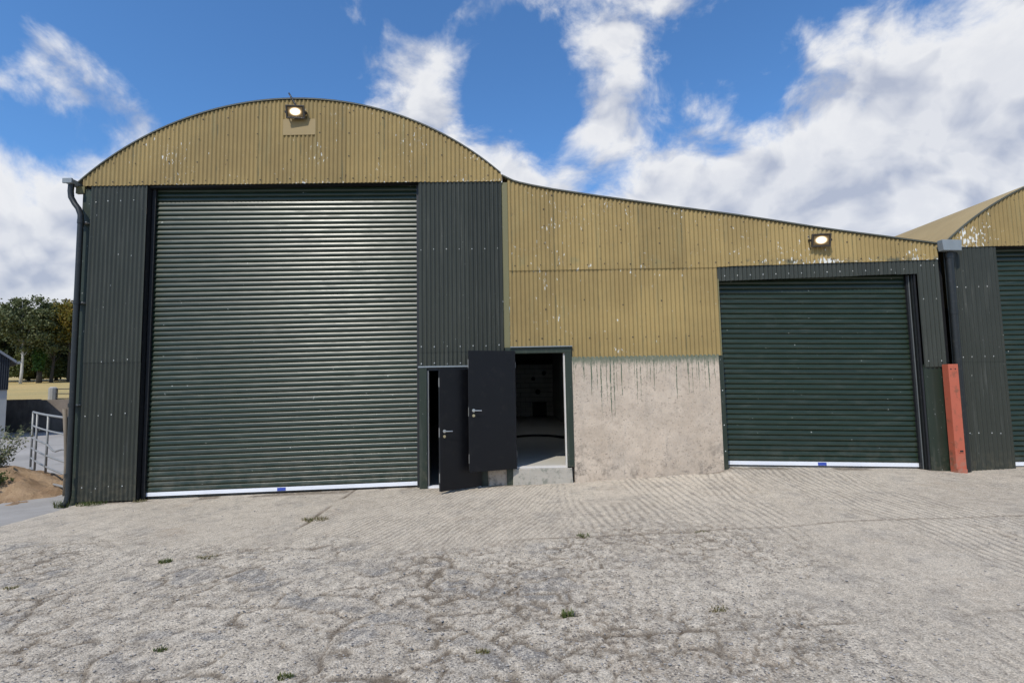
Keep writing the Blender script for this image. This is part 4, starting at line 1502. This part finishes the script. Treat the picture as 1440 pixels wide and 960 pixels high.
tuft(-6.47, -0.02, 0.10, 0.05, 70, 'blade_dry', 'dry litter at the left corner of the tall shutter', 132)

# loose grit on the yard
rs = np.random.RandomState(77)
pb = MB()
ico = [(0, 0, 1), (0.894, 0, 0.447), (0.276, 0.851, 0.447), (-0.724, 0.526, 0.447), (-0.724, -0.526, 0.447), (0.276, -0.851, 0.447), (0.0, 0.0, -0.6)]
icf = [(0, 1, 2), (0, 2, 3), (0, 3, 4), (0, 4, 5), (0, 5, 1), (1, 6, 2), (2, 6, 3), (3, 6, 4), (4, 6, 5), (5, 6, 1)]
xs_ = YX[0]
ys_ = YY[:, 0]
cnt = 0
while cnt < 5200:
    y = -6.6 + 6.5 * rs.rand() ** 1.25
    dep = y + 9.4
    x = rs.uniform(-1, 1) * min(dep * 1.0, 7.4)
    j = min(int(np.searchsorted(xs_, x)), len(xs_) - 1)
    i = min(int(np.searchsorted(ys_, y)), len(ys_) - 1)
    if rs.rand() > 0.12 + 0.88 * YW[i, j]:
        continue
    r_ = 0.004 + 0.011 * rs.rand() ** 3
    z = YZ[i, j] + r_ * 0.2
    an = rs.rand() * 6.28
    ca, sa = math.cos(an), math.sin(an)
    sx, sy, sz = r_ * rs.uniform(.8, 1.5), r_ * rs.uniform(.7, 1.1), r_ * rs.uniform(.5, .9)
    k = len(pb.v)
    for (a, b_, c) in ico:
        a, b_, c = a * sx, b_ * sy, c * sz
        pb.v.append((x + a * ca - b_ * sa, y + a * sa + b_ * ca, z + c))
    pb.f += [(k + q[0], k + q[1], k + q[2]) for q in icf]
    cnt += 1
tag(stuff(pb.build('loose_grit', 'pebble', None)), 'loose grit and small stones lying on the worn yard', 'grit')

# ------------------------------------------------------------------ behind on the left: wall, far shed, field gate
rw = empty('retaining_wall', (-20, 19.5, -0.2), 'dark stained concrete wall below the dry field', 'wall')
x = -40.0
k = 0
while x < -8.5:
    MB().box(x + 0.01, x + 2.39, 19.4 + 0.02 * (k % 2), 19.7, -0.5, 1.44 + 0.02 * ((k * 7) % 3)).build('wall_panel', 'stained_wall', rw)
    x += 2.4
    k += 1
fs = empty('far_shed', (-27, 16, -0.2), 'dark clad gable shed on a grey block base at the left edge', 'shed')
FM = Matrix.Translation((-23.60, 15.6, 0)) @ Matrix.Rotation(R(48), 4, 'Z')


def ftf(b):
    b.v = [tuple(FM @ Vector(p)) for p in b.v]
    return b


ftf(MB().box(-8, -0.02, 0.05, 7, -0.4, 1.97)).build('block_base', 'far_block', fs)
ftf(corr(-8, 0.0, const(1.975), lambda x: 3.40 + min(-x, x + 8) * 0.80, 0.0, 0.02)).build('gable_cladding', 'far_cladding', fs, smooth=True)
ftf(MB().box(-0.02, 0.0, 0.01, 7, 1.975, 3.4)).build('side_cladding', 'far_cladding', fs)
zr = 3.40 + 4.0 * 0.80
ftf(MB().prism([(0.22, 3.22), (0.22, 3.34), (-4.0, zr + 0.12), (-8.22, 3.34), (-8.22, 3.22), (-4.0, zr + 0.01)], -0.25, 7.2)).build('roof', 'far_roof', fs)
ftf(MB().tube([(0.30, -0.3, 3.24), (0.30, 7.2, 3.24)], 0.07, 8)).build('gutter', 'galvanised', fs)


def fz(x, y):
    return float(FIELD(np.array(x), np.array(y)))


cpx = -27.0
ct = MB().tube([(cpx, 22.0, fz(cpx, 22) - .2), (cpx, 22.0, fz(cpx, 22) + 0.68), (cpx, 22.0, fz(cpx, 22) + 0.74)], [0.22, 0.21, 0.12], 10).build('fence_post', 'far_block', None)
tag(ct, 'stout grey concrete post at the end of the field gate', 'post')
fgx = empty('field_gate', (-25.5, 22, 1.3), 'thin dark metal gate along the dry field edge', 'gate')
for z in (0.06, 0.34, 0.62):
    MB().tube([(-26.8, 22, 1.42 + z), (-22.5, 22.3, 1.36 + z * .96)], 0.03, 6).build('rail', 'cabinet_dark', fgx)
for k in range(5):
    x = -26.75 + k * 1.05
    MB().tube([(x, 22.02 + .07 * k, 1.36), (x, 22.02 + .07 * k, 2.02 - .02 * k)], 0.028, 6).build('upright', 'cabinet_dark', fgx)
for i, (x, lb) in enumerate(((-29.9, 'thin dark fence stake nearer the far shed'), (-29.0, 'thicker dark fence stake nearer the concrete post'))):
    z0 = fz(x, 20.6)
    tag(MB().tube([(x, 20.6, z0 - .2), (x + .02, 20.6, z0 + 0.3), (x, 20.6, z0 + 0.5)], [0.04 + .03 * i, 0.04 + .03 * i, 0.02], 6).build('fence_stake', 'timber_grey', None), lb, 'stake')


# ------------------------------------------------------------------ trees beyond the field
def tree(name, base, h, rx, rz, zc, n, leaf_m, bark, label, seed, r0_=0.22, size=0.2, clumps=34, lean_=0.0):
    t0 = empty(name, base, label, 'tree', 'trees beyond the field')
    rnd = np.random.RandomState(seed)
    B = Vector(base)
    tk = MB()
    main = [B + Vector((lean_ * s * s * h + 0.15 * math.sin(3 * s + seed), 0.1 * math.sin(4 * s), h * 0.9 * s - 0.2)) for s in np.linspace(0, 1, 7)]
    tk.tube(main, [r0_ * (1 - 0.85 * s) for s in np.linspace(0, 1, 7)], 8)
    P = []
    for k in range(clumps):
        d = rnd.randn(3)
        d /= np.linalg.norm(d)
        rr = rnd.uniform(0.35, 1.0)
        c = np.array([B.x + lean_ * h * .5 + d[0] * rx * rr, B.y + d[1] * rx * rr, B.z + zc + d[2] * rz * rr])
        a = main[min(6, max(1, int(6 * (c[2] - B.z) / h)))]
        if k % 2 == 0:
            mid = (a + Vector(c)) / 2 + Vector((0, 0, -0.3))
            tk.tube([a, mid, Vector(c)], [r0_ * .28, r0_ * .16, 0.02], 5, cap=False)
        cr = rnd.uniform(0.45, 1.0) * rx * 0.36
        q = rnd.randn(n // clumps, 3) * np.array([cr, cr, cr * 0.7]) * 0.62
        P.append(c + q)
    tk.build('trunk', bark, t0, smooth=True)
    leaves(np.concatenate(P), size, rnd, 0.0, 1.3).build('crown', leaf_m, t0)
    return t0


def at(px, y):
    d = ray(px, 540)
    t = (y - CAM.y) / d.y
    return (CAM + d * t).x


def tb(px, y):
    x = at(px, y)
    return (x, y, fz(x, y) - 0.1)


tree('birch_tree', tb(27, 54), 11.2, 2.7, 3.4, 7.4, 9000, 'leaf_olive', 'bark_pale', 'olive tree with a thin pale trunk nearest the far shed', 1, r0_=0.17, size=0.15, clumps=44)
tree('broadleaf_tree', tb(53, 56), 10.6, 2.5, 3.0, 6.9, 8500, 'leaf_olive', 'bark_dark', 'olive tree rising above the ivy-clad trunk', 2, r0_=0.3, size=0.16, clumps=40)
tree('broadleaf_tree', tb(72, 57), 9.3, 2.4, 2.6, 6.0, 7000, 'leaf_olive', 'bark_dark', 'olive tree between the ivy and the yellowing tree', 12, r0_=0.2, size=0.16, clumps=36)
tree('golden_tree', tb(96, 58), 10.6, 3.0, 2.8, 7.4, 8500, 'leaf_gold', 'bark_dark', 'yellowing tree beside the barn edge', 3, size=0.16, clumps=44)
tree('broadleaf_tree', tb(3, 60), 10.2, 3.4, 3.8, 6.0, 7000, 'leaf_dark', 'bark_dark', 'dark green tree rising over the far shed roof', 4, size=0.2)
tree('broadleaf_tree', tb(80, 62), 8.6, 3.6, 3.6, 4.6, 9000, 'leaf_dark', 'bark_dark', 'dark tree filling the gap left of the yellowing tree', 5, size=0.2)
tree('broadleaf_tree', tb(40, 64), 9.2, 3.8, 4.0, 4.8, 9000, 'leaf_dark', 'bark_dark', 'dark tree standing behind the pale trunk', 6, size=0.22)
tree('broadleaf_tree', tb(-40, 62), 11.0, 4.2, 4.4, 6.0, 7000, 'leaf_dark', 'bark_dark', 'dark tree behind the far shed at the left edge', 7, size=0.24)
tree('broadleaf_tree', tb(114, 66), 9.4, 4.2, 4.2, 5.0, 9000, 'leaf_dark', 'bark_dark', 'dark tree behind the yellowing tree', 8, size=0.24)
tree('broadleaf_tree', tb(150, 64), 10.2, 4.5, 4.5, 5.8, 6000, 'leaf_dark', 'bark_dark', 'dark tree hidden mostly by the barn corner', 9, size=0.24)
# ivy on the second trunk
iv = tb(53, 55.6)
rnd_ = np.random.RandomState(8)
zz = rnd_.uniform(1.6, 6.2, 1500)
aa = rnd_.uniform(0, 6.283, 1500)
rr = 0.35 + 0.28 * rnd_.rand(1500) + 0.12 * np.sin(zz * 2.2)
pts = np.stack([iv[0] + np.cos(aa) * rr, iv[1] + np.sin(aa) * rr, iv[2] + zz], -1)
tag(leaves(pts, 0.15, rnd_, 0, 1.4).build('ivy', 'leaf_ivy', None), 'bright green ivy wrapped round a tree trunk', 'ivy')
# dense undergrowth below the trees, each bush by itself
for i in range(11):
    px = -20 + i * 16
    y = 58.5 + (i % 3) * 1.6
    x, y, z = tb(px, y)
    rnd_ = np.random.RandomState(200 + i)
    q = rnd_.randn(2200, 3)
    q /= np.linalg.norm(q, axis=1)[:, None]
    hh = 1.7 + 0.8 * rnd_.rand()
    q *= (rnd_.rand(2200, 1) ** 0.4) * np.array([1.5, 1.2, hh])
    q = q[q[:, 2] > -0.9] + np.array([x, y, z + hh * 0.75])
    front = i % 3 == 0
    o = leaves(q, 0.16, rnd_, 0, 1.3).build('bush', 'leaf_bramble' if front else 'leaf_dark', None)
    where = ['behind the far shed, leftmost of the undergrowth', 'behind the far shed roof edge', 'left of the pale trunk', 'just right of the pale trunk', 'left of the ivy-clad trunk',
             'right of the ivy-clad trunk', 'below the olive tree by the yellowing one', 'under the yellowing tree', 'against the barn edge', 'mostly hidden by the left downpipe', 'hidden behind the barn corner'][i]
    tag(o, ('lighter green' if front else 'dark green') + ' bush ' + where, 'bush', 'bushes under the trees')
